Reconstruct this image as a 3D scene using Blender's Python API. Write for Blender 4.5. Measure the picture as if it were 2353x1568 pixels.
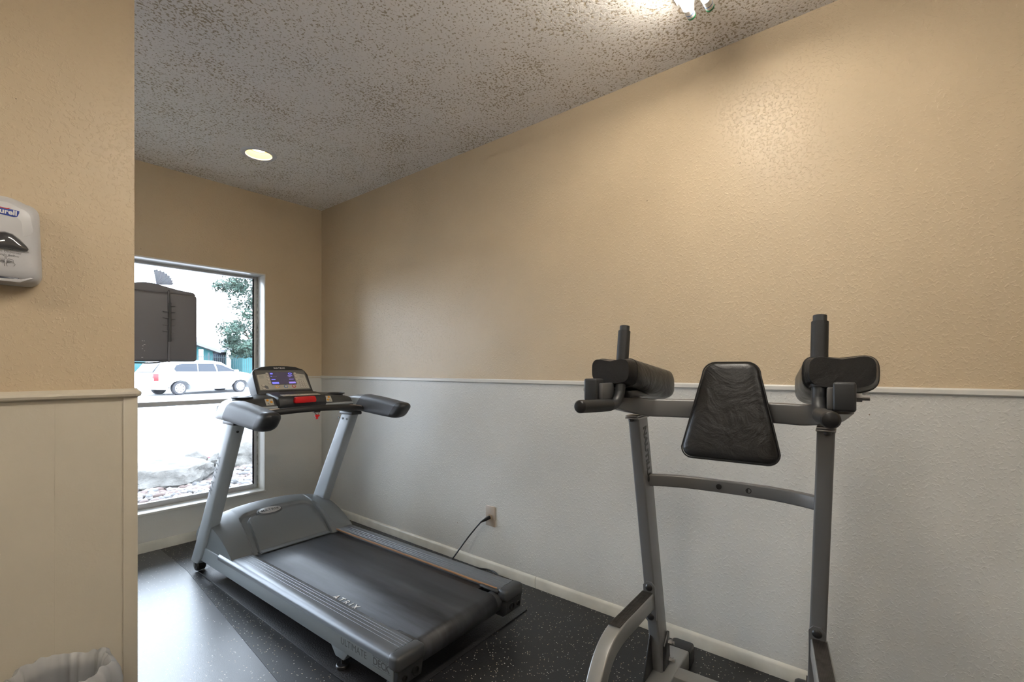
import bpy, bmesh, math, random
from mathutils import Vector, Matrix
random.seed(7)
for o in list(bpy.data.objects): bpy.data.objects.remove(o)
SC = bpy.context.scene
COL = SC.collection
PI = math.pi
R = math.radians

# ---------------------------------------------------------------- camera
F_PX, YAW, HOR, CH = 1072.59, 0.889126, 845.9, 1.156
cd = bpy.data.cameras.new('camera'); cam = bpy.data.objects.new('camera', cd); COL.objects.link(cam)
cd.sensor_width = 36; cd.sensor_fit = 'HORIZONTAL'; cd.lens = F_PX/2353*36
cd.shift_y = (HOR-784)/2353; cd.clip_start = 0.02; cd.clip_end = 300
cam.location = (0, 0, CH); cam.rotation_euler = (PI/2, 0, -YAW)
SC.camera = cam
# ---------------------------------------------------------------- view / world / lights
SC.view_settings.view_transform = 'Standard'; SC.view_settings.look = 'None'
SC.view_settings.exposure = 0.97; SC.view_settings.gamma = 1.0
SC.view_settings.use_curve_mapping = False
W = bpy.data.worlds.new('sky'); SC.world = W; W.use_nodes = True
bg = W.node_tree.nodes['Background']; bg.inputs[0].default_value = (0.74, 0.86, 1.0, 1); bg.inputs[1].default_value = 7.0
sd = bpy.data.lights.new('sun', 'SUN'); sd.energy = 2.0; sd.angle = R(6); sd.color = (1, 0.97, 0.92)
sun = bpy.data.objects.new('sun', sd); COL.objects.link(sun); sun.rotation_euler = (R(38), R(8), R(20))
TUBE_STRENGTH = 27.0
SPOT_STRENGTH = 14.0

# ---------------------------------------------------------------- materials
def nt(name):
    m = bpy.data.materials.new(name); m.use_nodes = True
    return m, m.node_tree.nodes, m.node_tree.links, m.node_tree.nodes['Principled BSDF']
def mat(name, col, rough=0.5, metal=0.0, spec=0.5, bump=0.0, bscale=200, bdist=0.002, coat=0.0, var=0.0, vscale=6, sheen=0):
    m, N, L, P = nt(name)
    P.inputs['Base Color'].default_value = (*col, 1); P.inputs['Roughness'].default_value = rough
    P.inputs['Metallic'].default_value = metal; P.inputs['Specular IOR Level'].default_value = spec
    P.inputs['Coat Weight'].default_value = coat
    if bump or var:
        tc = N.new('ShaderNodeTexCoord')
    if bump:
        n = N.new('ShaderNodeTexNoise'); n.inputs['Scale'].default_value = bscale; n.inputs['Detail'].default_value = 3
        b = N.new('ShaderNodeBump'); b.inputs['Strength'].default_value = bump; b.inputs['Distance'].default_value = bdist
        L.new(tc.outputs['Object'], n.inputs['Vector']); L.new(n.outputs['Fac'], b.inputs['Height']); L.new(b.outputs['Normal'], P.inputs['Normal'])
    if var:
        n = N.new('ShaderNodeTexNoise'); n.inputs['Scale'].default_value = vscale; n.inputs['Detail'].default_value = 4
        r = N.new('ShaderNodeMapRange'); r.inputs[1].default_value = 0.3; r.inputs[2].default_value = 0.7
        r.inputs[3].default_value = 1-var; r.inputs[4].default_value = 1+var
        x = N.new('ShaderNodeVectorMath'); x.operation = 'SCALE'; x.inputs[0].default_value = col
        L.new(tc.outputs['Object'], n.inputs['Vector']); L.new(n.outputs['Fac'], r.inputs[0]); L.new(r.outputs[0], x.inputs['Scale']); L.new(x.outputs[0], P.inputs['Base Color'])
    return m
def emis(name, col, s):
    m, N, L, P = nt(name)
    P.inputs['Base Color'].default_value = (*col, 1)
    P.inputs['Emission Color'].default_value = (*col, 1); P.inputs['Emission Strength'].default_value = s
    return m

def wall_mat(name, upper, lower, zsplit, lower_bump=1.0, upper_bump=1.0, rough=0.42):
    """orange-peel painted plaster, the paint changes colour at the chair rail"""
    m, N, L, P = nt(name)
    tc = N.new('ShaderNodeTexCoord'); sep = N.new('ShaderNodeSeparateXYZ'); L.new(tc.outputs['Object'], sep.inputs[0])
    gt = N.new('ShaderNodeMath'); gt.operation = 'GREATER_THAN'; gt.inputs[1].default_value = zsplit; L.new(sep.outputs['Z'], gt.inputs[0])
    mx = N.new('ShaderNodeMix'); mx.data_type = 'RGBA'; mx.inputs['A'].default_value = (*lower, 1); mx.inputs['B'].default_value = (*upper, 1)
    L.new(gt.outputs[0], mx.inputs['Factor'])
    # faint wear patches
    n3 = N.new('ShaderNodeTexNoise'); n3.inputs['Scale'].default_value = 2.2; n3.inputs['Detail'].default_value = 5; L.new(tc.outputs['Object'], n3.inputs['Vector'])
    r3 = N.new('ShaderNodeMapRange'); r3.inputs[1].default_value = 0.35; r3.inputs[2].default_value = 0.7; r3.inputs[3].default_value = 0.95; r3.inputs[4].default_value = 1.03
    L.new(n3.outputs['Fac'], r3.inputs[0])
    sc = N.new('ShaderNodeVectorMath'); sc.operation = 'SCALE'; L.new(mx.outputs['Result'], sc.inputs[0]); L.new(r3.outputs[0], sc.inputs['Scale'])
    # small dark scuffs
    v = N.new('ShaderNodeTexVoronoi'); v.inputs['Scale'].default_value = 5.5; L.new(tc.outputs['Object'], v.inputs['Vector'])
    lt = N.new('ShaderNodeMath'); lt.operation = 'LESS_THAN'; lt.inputs[1].default_value = 0.014; L.new(v.outputs['Distance'], lt.inputs[0])
    mx2 = N.new('ShaderNodeMix'); mx2.data_type = 'RGBA'; mx2.inputs['B'].default_value = (0.2, 0.15, 0.1, 1); L.new(lt.outputs[0], mx2.inputs['Factor']); L.new(sc.outputs[0], mx2.inputs['A'])
    L.new(mx2.outputs['Result'], P.inputs['Base Color'])
    P.inputs['Roughness'].default_value = rough; P.inputs['Specular IOR Level'].default_value = 0.45
    n1 = N.new('ShaderNodeTexNoise'); n1.inputs['Scale'].default_value = 95; n1.inputs['Detail'].default_value = 2.5; n1.inputs['Distortion'].default_value = 0.6
    n2 = N.new('ShaderNodeTexNoise'); n2.inputs['Scale'].default_value = 33; n2.inputs['Detail'].default_value = 2
    for n in (n1, n2): L.new(tc.outputs['Object'], n.inputs['Vector'])
    rp = N.new('ShaderNodeMapRange'); rp.inputs[1].default_value = 0.52; rp.inputs[2].default_value = 0.68; L.new(n1.outputs['Fac'], rp.inputs[0])
    ad = N.new('ShaderNodeMath'); ad.operation = 'MULTIPLY_ADD'; ad.inputs[1].default_value = 0.6; L.new(n2.outputs['Fac'], ad.inputs[0]); L.new(rp.outputs[0], ad.inputs[2])
    ms = N.new('ShaderNodeMix'); ms.inputs['A'].default_value = lower_bump; ms.inputs['B'].default_value = upper_bump; L.new(gt.outputs[0], ms.inputs['Factor'])
    mu = N.new('ShaderNodeMath'); mu.operation = 'MULTIPLY'; L.new(ad.outputs[0], mu.inputs[0]); L.new(ms.outputs['Result'], mu.inputs[1])
    b = N.new('ShaderNodeBump'); b.inputs['Strength'].default_value = 0.5; b.inputs['Distance'].default_value = 0.0016
    L.new(mu.outputs[0], b.inputs['Height']); L.new(b.outputs['Normal'], P.inputs['Normal'])
    return m

TAN = (0.565, 0.45, 0.305); GREYW = (0.62, 0.61, 0.575); CREAM = (0.60, 0.545, 0.445)
M = {}
M['wall_r'] = wall_mat('painted_plaster', TAN, GREYW, 1.085)
M['wall_b'] = wall_mat('painted_plaster_back', TAN, GREYW, 1.075, lower_bump=0.25)
M['wall_p'] = wall_mat('painted_plaster_partition', TAN, CREAM, 1.075, lower_bump=0.12)
M['trim'] = mat('white_gloss_trim', (0.66, 0.645, 0.6), 0.3, bump=0.15, bscale=60)
M['trim_cream'] = mat('cream_gloss_trim', (0.60, 0.545, 0.445), 0.32, bump=0.2, bscale=50)
M['base'] = mat('scuffed_baseboard', (0.60, 0.58, 0.51), 0.4, bump=0.2, bscale=40, var=0.12, vscale=9)

def ceiling_mat():
    m, N, L, P = nt('popcorn_ceiling')
    tc = N.new('ShaderNodeTexCoord')
    n1 = N.new('ShaderNodeTexNoise'); n1.inputs['Scale'].default_value = 104; n1.inputs['Detail'].default_value = 3; n1.inputs['Roughness'].default_value = 0.62
    n2 = N.new('ShaderNodeTexNoise'); n2.inputs['Scale'].default_value = 4; n2.inputs['Detail'].default_value = 2
    for n in (n1, n2): L.new(tc.outputs['Object'], n.inputs['Vector'])
    ad = N.new('ShaderNodeMath'); ad.operation = 'MULTIPLY_ADD'; ad.inputs[1].default_value = 0.22; L.new(n2.outputs['Fac'], ad.inputs[0]); L.new(n1.outputs['Fac'], ad.inputs[2])
    mr = N.new('ShaderNodeMapRange'); mr.inputs[1].default_value = 0.495; mr.inputs[2].default_value = 0.565; L.new(ad.outputs[0], mr.inputs[0])
    mx = N.new('ShaderNodeMix'); mx.data_type = 'RGBA'; mx.inputs['A'].default_value = (0.43, 0.36, 0.26, 1); mx.inputs['B'].default_value = (0.84, 0.80, 0.76, 1)  # brown paint specks double as unlit grain sides, pale as window-lit ones
    L.new(mr.outputs[0], mx.inputs['Factor']); L.new(mx.outputs['Result'], P.inputs['Base Color'])
    P.inputs['Roughness'].default_value = 0.85; P.inputs['Specular IOR Level'].default_value = 0.2
    b = N.new('ShaderNodeBump'); b.inputs['Strength'].default_value = 0.9; b.inputs['Distance'].default_value = 0.0045
    L.new(n1.outputs['Fac'], b.inputs['Height']); L.new(b.outputs['Normal'], P.inputs['Normal'])
    return m
M['ceil'] = ceiling_mat()

def rubber_mat(name, base, dens, rough, spec=0.5, bs=0.5):
    m, N, L, P = nt(name)
    tc = N.new('ShaderNodeTexCoord')
    v = N.new('ShaderNodeTexVoronoi'); v.inputs['Scale'].default_value = 88; v.inputs['Randomness'].default_value = 1; L.new(tc.outputs['Object'], v.inputs['Vector'])
    wn = N.new('ShaderNodeTexNoise'); wn.inputs['Scale'].default_value = 260; L.new(tc.outputs['Object'], wn.inputs['Vector'])
    ds = N.new('ShaderNodeMath'); ds.operation = 'MULTIPLY_ADD'; ds.inputs[1].default_value = 0.22; L.new(wn.outputs['Fac'], ds.inputs[0]); L.new(v.outputs['Distance'], ds.inputs[2])
    lt = N.new('ShaderNodeMath'); lt.operation = 'LESS_THAN'; lt.inputs[1].default_value = 0.29; L.new(ds.outputs[0], lt.inputs[0])
    cr = N.new('ShaderNodeSeparateXYZ'); L.new(v.outputs['Color'], cr.inputs[0])
    pick = N.new('ShaderNodeMath'); pick.operation = 'LESS_THAN'; pick.inputs[1].default_value = dens; L.new(cr.outputs[0], pick.inputs[0])
    mu = N.new('ShaderNodeMath'); mu.operation = 'MULTIPLY'; L.new(lt.outputs[0], mu.inputs[0]); L.new(pick.outputs[0], mu.inputs[1])
    fl = N.new('ShaderNodeMix'); fl.data_type = 'RGBA'; fl.inputs['A'].default_value = (0.62, 0.62, 0.6, 1); fl.inputs['B'].default_value = (0.45, 0.33, 0.18, 1); L.new(cr.outputs[1], fl.inputs['Factor'])
    mx = N.new('ShaderNodeMix'); mx.data_type = 'RGBA'; mx.inputs['A'].default_value = (*base, 1); L.new(mu.outputs[0], mx.inputs['Factor']); L.new(fl.outputs['Result'], mx.inputs['B'])
    L.new(mx.outputs['Result'], P.inputs['Base Color'])
    P.inputs['Roughness'].default_value = rough; P.inputs['Specular IOR Level'].default_value = spec
    n = N.new('ShaderNodeTexNoise'); n.inputs['Scale'].default_value = 330; n.inputs['Detail'].default_value = 2; L.new(tc.outputs['Object'], n.inputs['Vector'])
    b = N.new('ShaderNodeBump'); b.inputs['Strength'].default_value = bs; b.inputs['Distance'].default_value = 0.001; L.new(n.outputs['Fac'], b.inputs['Height']); L.new(b.outputs['Normal'], P.inputs['Normal'])
    return m
M['floor'] = rubber_mat('speckled_rubber', (0.016, 0.0165, 0.019), 0.7, 0.42)
M['floor_l'] = rubber_mat('glossy_speckled_rubber', (0.035, 0.037, 0.043), 0.35, 0.36, 1.0, 0.3)  # paler base and stronger gloss put the window glow into this roll
M['mat'] = mat('vinyl_mat', (0.016, 0.016, 0.018), 0.42, bump=0.8, bscale=160, bdist=0.002, var=0.25, vscale=5)
M['silver'] = mat('silver_grey_paint', (0.30, 0.33, 0.36), 0.33, 0.0, 0.6, bump=0.05, bscale=500, bdist=0.0005)
M['silver_side'] = mat('grey_skirt_paint', (0.20, 0.225, 0.24), 0.42)
M['hood'] = mat('grey_moulded_plastic', (0.128, 0.142, 0.155), 0.42, bump=0.25, bscale=600, bdist=0.0005)
M['hood2'] = mat('grey_moulded_plastic_side', (0.14, 0.155, 0.16), 0.45)
M['rail'] = None
M['dark'] = mat('charcoal_plastic', (0.03, 0.032, 0.035), 0.42, bump=0.2, bscale=500, bdist=0.0006)
M['dark2'] = mat('dark_grey_plastic', (0.042, 0.044, 0.047), 0.42)
M['grey_tex'] = mat('textured_grey_grip', (0.10, 0.11, 0.13), 0.5, bump=0.6, bscale=520, bdist=0.001)
M['black'] = mat('black_plastic', (0.012, 0.012, 0.013), 0.35)
M['plate'] = mat('beige_faceplate', (0.50, 0.48, 0.42), 0.35)
M['plate_hi'] = mat('grey_faceplate_strip', (0.14, 0.14, 0.135), 0.3)
M['btn'] = mat('pale_button', (0.62, 0.58, 0.52), 0.4)
M['btn_rim'] = mat('button_outline', (0.12, 0.09, 0.08), 0.5)
M['orange'] = mat('orange_button', (0.85, 0.38, 0.03), 0.35)
M['blue'] = mat('blue_ring', (0.05, 0.18, 0.5), 0.35)
M['red'] = mat('red_plastic', (0.62, 0.012, 0.015), 0.3)
M['white'] = mat('white_paint', (0.8, 0.8, 0.8), 0.4)
M['ink'] = mat('dark_ink', (0.05, 0.055, 0.06), 0.5)
M['ink_grey'] = mat('grey_ink', (0.2, 0.2, 0.21), 0.5)
M['steel'] = mat('steel_bolt', (0.35, 0.34, 0.33), 0.35, 0.9)
M['chrome'] = mat('brushed_contact', (0.55, 0.48, 0.42), 0.3, 0.7)
M['wood'] = mat('deck_board_edge', (0.40, 0.22, 0.11), 0.5)
M['gun'] = mat('metallic_grey_powdercoat', (0.19, 0.19, 0.195), 0.36, 0.35, bump=0.12, bscale=700, bdist=0.0004)
M['gun_l'] = mat('metallic_grey_step', (0.27, 0.27, 0.265), 0.36, 0.35, bump=0.12, bscale=700, bdist=0.0004)
M['foam'] = mat('black_foam_grip', (0.018, 0.018, 0.019), 0.55, bump=0.5, bscale=350, bdist=0.0008)

def leather_mat():
    m, N, L, P = nt('black_leather')
    P.inputs['Base Color'].default_value = (0.015, 0.015, 0.016, 1); P.inputs['Roughness'].default_value = 0.34; P.inputs['Specular IOR Level'].default_value = 0.55
    tc = N.new('ShaderNodeTexCoord')
    a = N.new('ShaderNodeTexNoise'); a.inputs['Scale'].default_value = 9; a.inputs['Detail'].default_value = 5; a.inputs['Distortion'].default_value = 2.2
    c = N.new('ShaderNodeTexVoronoi'); c.inputs['Scale'].default_value = 420
    L.new(tc.outputs['Object'], a.inputs['Vector']); L.new(tc.outputs['Object'], c.inputs['Vector'])
    b1 = N.new('ShaderNodeBump'); b1.inputs['Strength'].default_value = 0.5; b1.inputs['Distance'].default_value = 0.008; L.new(a.outputs['Fac'], b1.inputs['Height'])
    b2 = N.new('ShaderNodeBump'); b2.inputs['Strength'].default_value = 0.25; b2.inputs['Distance'].default_value = 0.0006; L.new(c.outputs['Distance'], b2.inputs['Height']); L.new(b1.outputs['Normal'], b2.inputs['Normal'])
    L.new(b2.outputs['Normal'], P.inputs['Normal'])
    r = N.new('ShaderNodeMapRange'); r.inputs[3].default_value = 0.28; r.inputs[4].default_value = 0.45; L.new(a.outputs['Fac'], r.inputs[0]); L.new(r.outputs[0], P.inputs['Roughness'])
    return m
M['leather'] = leather_mat()

def belt_mat():
    m, N, L, P = nt('worn_running_belt')
    tc = N.new('ShaderNodeTexCoord'); mp = N.new('ShaderNodeMapping'); mp.inputs['Scale'].default_value = (14, 1.6, 4); L.new(tc.outputs['Object'], mp.inputs[0])
    n = N.new('ShaderNodeTexNoise'); n.inputs['Scale'].default_value = 1.0; n.inputs['Detail'].default_value = 6; n.inputs['Roughness'].default_value = 0.6; L.new(mp.outputs[0], n.inputs['Vector'])
    r = N.new('ShaderNodeValToRGB'); r.color_ramp.elements[0].position = 0.35; r.color_ramp.elements[0].color = (0.010, 0.010, 0.011, 1); r.color_ramp.elements[1].position = 0.78; r.color_ramp.elements[1].color = (0.055, 0.058, 0.068, 1)
    L.new(n.outputs['Fac'], r.inputs[0]); L.new(r.outputs[0], P.inputs['Base Color'])
    P.inputs['Roughness'].default_value = 0.48; P.inputs['Specular IOR Level'].default_value = 0.5
    n2 = N.new('ShaderNodeTexNoise'); n2.inputs['Scale'].default_value = 450; L.new(tc.outputs['Object'], n2.inputs['Vector'])
    b = N.new('ShaderNodeBump'); b.inputs['Strength'].default_value = 0.35; b.inputs['Distance'].default_value = 0.0008; L.new(n2.outputs['Fac'], b.inputs['Height']); L.new(b.outputs['Normal'], P.inputs['Normal'])
    return m
M['belt'] = belt_mat()
def rail_mat():
    m, N, L, P = nt('ribbed_aluminium_rail')
    P.inputs['Base Color'].default_value = (0.135, 0.145, 0.16, 1); P.inputs['Roughness'].default_value = 0.3; P.inputs['Metallic'].default_value = 0.4
    tc = N.new('ShaderNodeTexCoord'); mp = N.new('ShaderNodeMapping'); mp.inputs['Scale'].default_value = (60, 6, 20); L.new(tc.outputs['Object'], mp.inputs[0])
    n = N.new('ShaderNodeTexNoise'); n.inputs['Scale'].default_value = 1; n.inputs['Detail'].default_value = 5; L.new(mp.outputs[0], n.inputs['Vector'])
    r = N.new('ShaderNodeMapRange'); r.inputs[3].default_value = 0.22; r.inputs[4].default_value = 0.48; L.new(n.outputs['Fac'], r.inputs[0]); L.new(r.outputs[0], P.inputs['Roughness'])
    return m
M['rail'] = rail_mat()
def glass_mat():
    m, N, L, P = nt('dusty_window_glass')
    out = N['Material Output']
    tr = N.new('ShaderNodeBsdfTransparent'); gl = N.new('ShaderNodeBsdfGlossy'); gl.inputs['Roughness'].default_value = 0.02
    df = N.new('ShaderNodeBsdfDiffuse'); df.inputs['Color'].default_value = (0.8, 0.82, 0.85, 1)
    fr = N.new('ShaderNodeFresnel'); fr.inputs[0].default_value = 1.45
    mx = N.new('ShaderNodeMixShader'); L.new(fr.outputs[0], mx.inputs[0]); L.new(tr.outputs[0], mx.inputs[1]); L.new(gl.outputs[0], mx.inputs[2])
    tc = N.new('ShaderNodeTexCoord'); mp = N.new('ShaderNodeMapping'); mp.inputs['Scale'].default_value = (1.6, 1, 26); mp.inputs['Rotation'].default_value = (0, R(8), 0); L.new(tc.outputs['Object'], mp.inputs[0])
    n = N.new('ShaderNodeTexNoise'); n.inputs['Scale'].default_value = 2; n.inputs['Detail'].default_value = 5; n.inputs['Distortion'].default_value = 0.4; L.new(mp.outputs[0], n.inputs['Vector'])
    r = N.new('ShaderNodeMapRange'); r.inputs[1].default_value = 0.5; r.inputs[2].default_value = 0.8; r.inputs[3].default_value = 0.0; r.inputs[4].default_value = 0.05; L.new(n.outputs['Fac'], r.inputs[0])
    m2 = N.new('ShaderNodeMixShader'); L.new(r.outputs[0], m2.inputs[0]); L.new(mx.outputs[0], m2.inputs[1]); L.new(df.outputs[0], m2.inputs[2])
    L.new(m2.outputs[0], out.inputs['Surface'])
    return m
M['glass'] = glass_mat()

# ---------------------------------------------------------------- mesh helpers
class MB:
    def __init__(s): s.bm = bmesh.new()
    def add(s, vs, fs):
        b = [s.bm.verts.new(v) for v in vs]
        for f in fs:
            try: s.bm.faces.new([b[i] for i in f])
            except ValueError: pass
        return b
    def merge(s, o, mtx=None):
        me = bpy.data.meshes.new('t'); o.bm.to_mesh(me)
        if mtx is not None: me.transform(mtx)
        s.bm.from_mesh(me); bpy.data.meshes.remove(me); return s
    def box(s, x0, x1, y0, y1, z0, z1, bev=0.0, seg=2, mtx=None):
        t = MB()
        v = [(x, y, z) for x in (x0, x1) for y in (y0, y1) for z in (z0, z1)]
        t.add(v, [(0, 1, 3, 2), (4, 6, 7, 5), (0, 4, 5, 1), (2, 3, 7, 6), (0, 2, 6, 4), (1, 5, 7, 3)])
        if bev: bmesh.ops.bevel(t.bm, geom=t.bm.edges[:], offset=bev, segments=seg, profile=0.5, affect='EDGES')
        return s.merge(t, mtx)
    def prism(s, pts, a, b, axis='x', bev=0.0, seg=2, mtx=None):
        """pts 2D polygon extruded from a to b along axis; pts are the two other axes in xyz order"""
        t = MB()
        def P(u, v, w): return {'x': (w, u, v), 'y': (u, w, v), 'z': (u, v, w)}[axis]
        n = len(pts)
        v = [P(u, w, a) for u, w in pts]+[P(u, w, b) for u, w in pts]
        t.add(v, [tuple(range(n))[::-1], tuple(range(n, 2*n))]+[(i, (i+1) % n, n+(i+1) % n, n+i) for i in range(n)])
        if bev: bmesh.ops.bevel(t.bm, geom=t.bm.edges[:], offset=bev, segments=seg, profile=0.5, affect='EDGES')
        return s.merge(t, mtx)
    def loft(s, rings, cap=True, closed=True):
        n = len(rings[0]); vs = [v for r in rings for v in r]; fs = []
        for k in range(len(rings)-1):
            for i in range(n if closed else n-1):
                j = (i+1) % n
                fs.append((k*n+i, k*n+j, (k+1)*n+j, (k+1)*n+i))
        if cap: fs += [tuple(range(n))[::-1], tuple(range((len(rings)-1)*n, len(rings)*n))]
        s.add(vs, fs); return s
    def tube(s, pts, sec, up=(0, 0, 1), cap=True, scale=None):
        """sweep a 2D section (list of (side, up)) along a path"""
        pts = [Vector(p) for p in pts]; rings = []
        for i, p in enumerate(pts):
            d0 = (pts[i]-pts[i-1]).normalized() if i else (pts[1]-pts[0]).normalized()
            d1 = (pts[i+1]-pts[i]).normalized() if i < len(pts)-1 else d0
            d = (d0+d1).normalized(); u = Vector(up); sd_ = d.cross(u).normalized(); u2 = sd_.cross(d).normalized()
            k = scale[i] if scale else 1
            rings.append([tuple(p+sd_*a*k+u2*b*k) for a, b in sec])
        return s.loft(rings, cap)
    def cyl(s, p0, p1, r, n=24, r2=None, bev=0):
        p0, p1 = Vector(p0), Vector(p1); d = (p1-p0).normalized(); a = Vector((0, 0, 1)) if abs(d.z) < .9 else Vector((1, 0, 0))
        u = d.cross(a).normalized(); v = d.cross(u); r2 = r if r2 is None else r2
        st = [(p0, r), (p1, r2)]
        if bev: st = [(p0, r-bev), (p0+d*bev, r), (p1-d*bev, r2), (p1, r2-bev)]
        return s.loft([[tuple(p+u*math.cos(2*PI*i/n)*q+v*math.sin(2*PI*i/n)*q) for i in range(n)] for p, q in st])
    def lathe(s, prof, n=32, cap=False, mtx=None):
        t = MB(); t.loft([[(r*math.cos(2*PI*i/n), r*math.sin(2*PI*i/n), z) for i in range(n)] for r, z in prof], cap)
        return s.merge(t, mtx)
    def build(s, name, m, parent=None, smooth=True, ang=35, loc=None, rot=None):
        bmesh.ops.remove_doubles(s.bm, verts=s.bm.verts[:], dist=1e-6)
        bmesh.ops.recalc_face_normals(s.bm, faces=s.bm.faces[:])
        me = bpy.data.meshes.new(name); s.bm.to_mesh(me); s.bm.free()
        for mm in (m if isinstance(m, (list, tuple)) else [m]): me.materials.append(mm)
        if smooth:
            for p in me.polygons: p.use_smooth = True
            me.set_sharp_from_angle(angle=R(ang))
        o = bpy.data.objects.new(name, me); COL.objects.link(o)
        if parent: o.parent = parent
        if loc: o.location = loc
        if rot: o.rotation_euler = rot
        return o
def circ(r, n=20): return [(r*math.cos(2*PI*i/n), r*math.sin(2*PI*i/n)) for i in range(n)]
def rrect(w, h, r, k=4):
    p = []
    for cx, cy, a0 in ((w/2-r, h/2-r, 0), (-w/2+r, h/2-r, 90), (-w/2+r, -h/2+r, 180), (w/2-r, -h/2+r, 270)):
        for i in range(k+1):
            a = R(a0+90*i/k); p.append((cx+r*math.cos(a), cy+r*math.sin(a)))
    return p
def smooth_path(pts, n=6):
    P = [Vector(p) for p in pts]; out = []
    for i in range(len(P)-1):
        a, b, c, d = P[max(i-1, 0)], P[i], P[i+1], P[min(i+2, len(P)-1)]
        for k in range(n):
            t = k/n
            out.append(0.5*((2*b)+(-a+c)*t+(2*a-5*b+4*c-d)*t*t+(-a+3*b-3*c+d)*t**3))
    out.append(P[-1]); return out
def tag(o, label=None, cat=None, group=None, kind=None):
    if label: o['label'] = label
    if cat: o['category'] = cat
    if group: o['group'] = group
    if kind: o['kind'] = kind
    return o
def empty(name, loc, rz, label, cat):
    e = bpy.data.objects.new(name, None); COL.objects.link(e); e.location = loc; e.rotation_euler = (0, 0, rz)
    e.empty_display_size = .1
    return tag(e, label, cat)
def struct(o): o['kind'] = 'structure'; return o
def text(s, size, m, parent, name, origin, right, up, ext=0.0006, bold=0, spacing=1.0, shear=0, align='LEFT', sx=1.0, label=None):
    c = bpy.data.curves.new(name, 'FONT'); c.body = s; c.size = size; c.extrude = ext; c.offset = bold; c.space_character = spacing; c.shear = shear; c.align_x = align; c.resolution_u = 3
    t = bpy.data.objects.new('t', c); COL.objects.link(t)
    dg = bpy.context.evaluated_depsgraph_get(); me = bpy.data.meshes.new_from_object(t.evaluated_get(dg)); bpy.data.objects.remove(t)
    r = Vector(right).normalized(); u = Vector(up).normalized(); n = r.cross(u)
    mx = Matrix((r*sx, u, n)).transposed().to_4x4(); mx.translation = Vector(origin)
    me.transform(mx); me.materials.clear(); me.materials.append(m)
    o = bpy.data.objects.new(name, me); COL.objects.link(o); o.parent = parent
    return o

# ================================================================ ROOM
XR, YB, ZC = 1.9897, 3.6264, 2.445
XL, YF = -3.0, -2.6
YP = 1.95; XP = 0.4135       # partition front plane / its end
b = MB(); b.box(XR, XR+.14, YF-.14, YB+.16, -.12, ZC+.1); struct(b.build('wall_right', M['wall_r']))
b = MB(); b.box(XL-.14, XL, YF-.14, YB+.16, -.12, ZC+.1); struct(b.build('wall_left', M['wall_r']))
b = MB(); b.box(XL, XR, YF-.14, YF, -.12, ZC+.1); struct(b.build('wall_front', M['wall_r']))
WX0, WX1, WZ0, WZ1 = -1.5, 1.541, 0.243, 1.85  # opening stretched left behind the partition to let in more daylight
b = MB()
b.box(XL, WX0, YB, YB+.16, -.12, ZC+.1); b.box(WX1, XR, YB, YB+.16, -.12, ZC+.1)
b.box(WX0, WX1, YB, YB+.16, -.12, WZ0); b.box(WX0, WX1, YB, YB+.16, WZ1, ZC+.1)
struct(b.build('wall_back', M['wall_b']))
b = MB(); b.box(-1.7, XP, YP, YP+.12, 0, ZC); struct(b.build('wall_partition', M['wall_p']))
b = MB()   # ceiling slab with a round cut-out for the recessed downlight
lx, ly, lr = 1.222, 2.955, .0765
for q, (ox, oy) in enumerate(((XR+.14, YB+.16), (XL-.14, YB+.16), (XL-.14, YF-.14), (XR+.14, YF-.14))):
    arc = [(lx+lr*math.cos(R(90*q+90*i/10)), ly+lr*math.sin(R(90*q+90*i/10))) for i in range(11)]
    a_, c_ = (((ox, ly), (lx, oy)) if q in (0, 2) else ((lx, oy), (ox, ly)))
    b.prism(arc+[c_, (ox, oy), a_], ZC, ZC+.1, 'z')
b.box(lx-.2, lx+.2, ly-.2, ly+.2, ZC+.1, ZC+.12)
struct(b.build('ceiling', M['ceil'], smooth=False))
# floor: rubber flooring, a seam between two rolls
sx0, sy0, sx1, sy1 = 0.899, 3.114, 0.792, 1.749
def seam_x(y): return sx0+(y-sy0)*(sx1-sx0)/(sy1-sy0)
b = MB(); b.prism([(seam_x(YF), YF), (XR, YF), (XR, YB), (seam_x(3.114), YB), (seam_x(3.114), 3.114)], -.12, 0.0, 'z'); struct(b.build('floor', M['floor'], smooth=False))
b = MB(); b.prism([(XL, YF), (seam_x(YF)-.0015, YF), (seam_x(3.114)-.0015, 3.114), (seam_x(3.114)-.0015, YB), (XL, YB)], -.12, 0.0005, 'z'); struct(b.build('floor', M['floor_l'], smooth=False))

# chair rails (trim) and baseboards
def rail_profile(d, h): return [(0, 0), (d*.55, 0), (d*.95, h*.25), (d, h*.5), (d*.9, h*.75), (d*.45, h*.88), (d*.4, h), (0, h)]
b = MB(); b.prism([(XR-p, 1.071+q) for p, q in [(0, 0), (.006, 0), (.010, .004), (.010, .017), (.006, .022), (0, .022)]], YF, YB, 'y'); struct(b.build('trim_1', M['trim']))
b = MB(); b.prism([(YB-p, 1.078+q) for p, q in [(0, 0), (.004, 0), (.006, .004), (.004, .012), (0, .012)]], WX1+.01, XR-.01, 'x'); struct(b.build('trim_2', M['trim']))
b = MB(); rp = rail_profile(.022, .026)
prof = [(0, -.001), (.010, -.001), (.018, .003), (.021, .010), (.019, .017), (.012, .022), (.008, .027), (0, .027)]
# nosing along the partition and rounded return at its free end
t = MB(); t.prism([(YP-p, 1.061+q) for p, q in prof], -1.7, XP, 'x'); b.merge(t)
t = MB(); t.lathe([(p*.95, 1.061+q) for p, q in prof][::-1], 24, True, Matrix.Translation((XP-.001, YP+.0, 0))); b.merge(t)
t = MB(); t.prism([(XP+p*.95, 1.061+q) for p, q in prof], YP, YP+.12, 'y'); b.merge(t)
struct(b.build('trim_3', M['trim_cream']))
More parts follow.
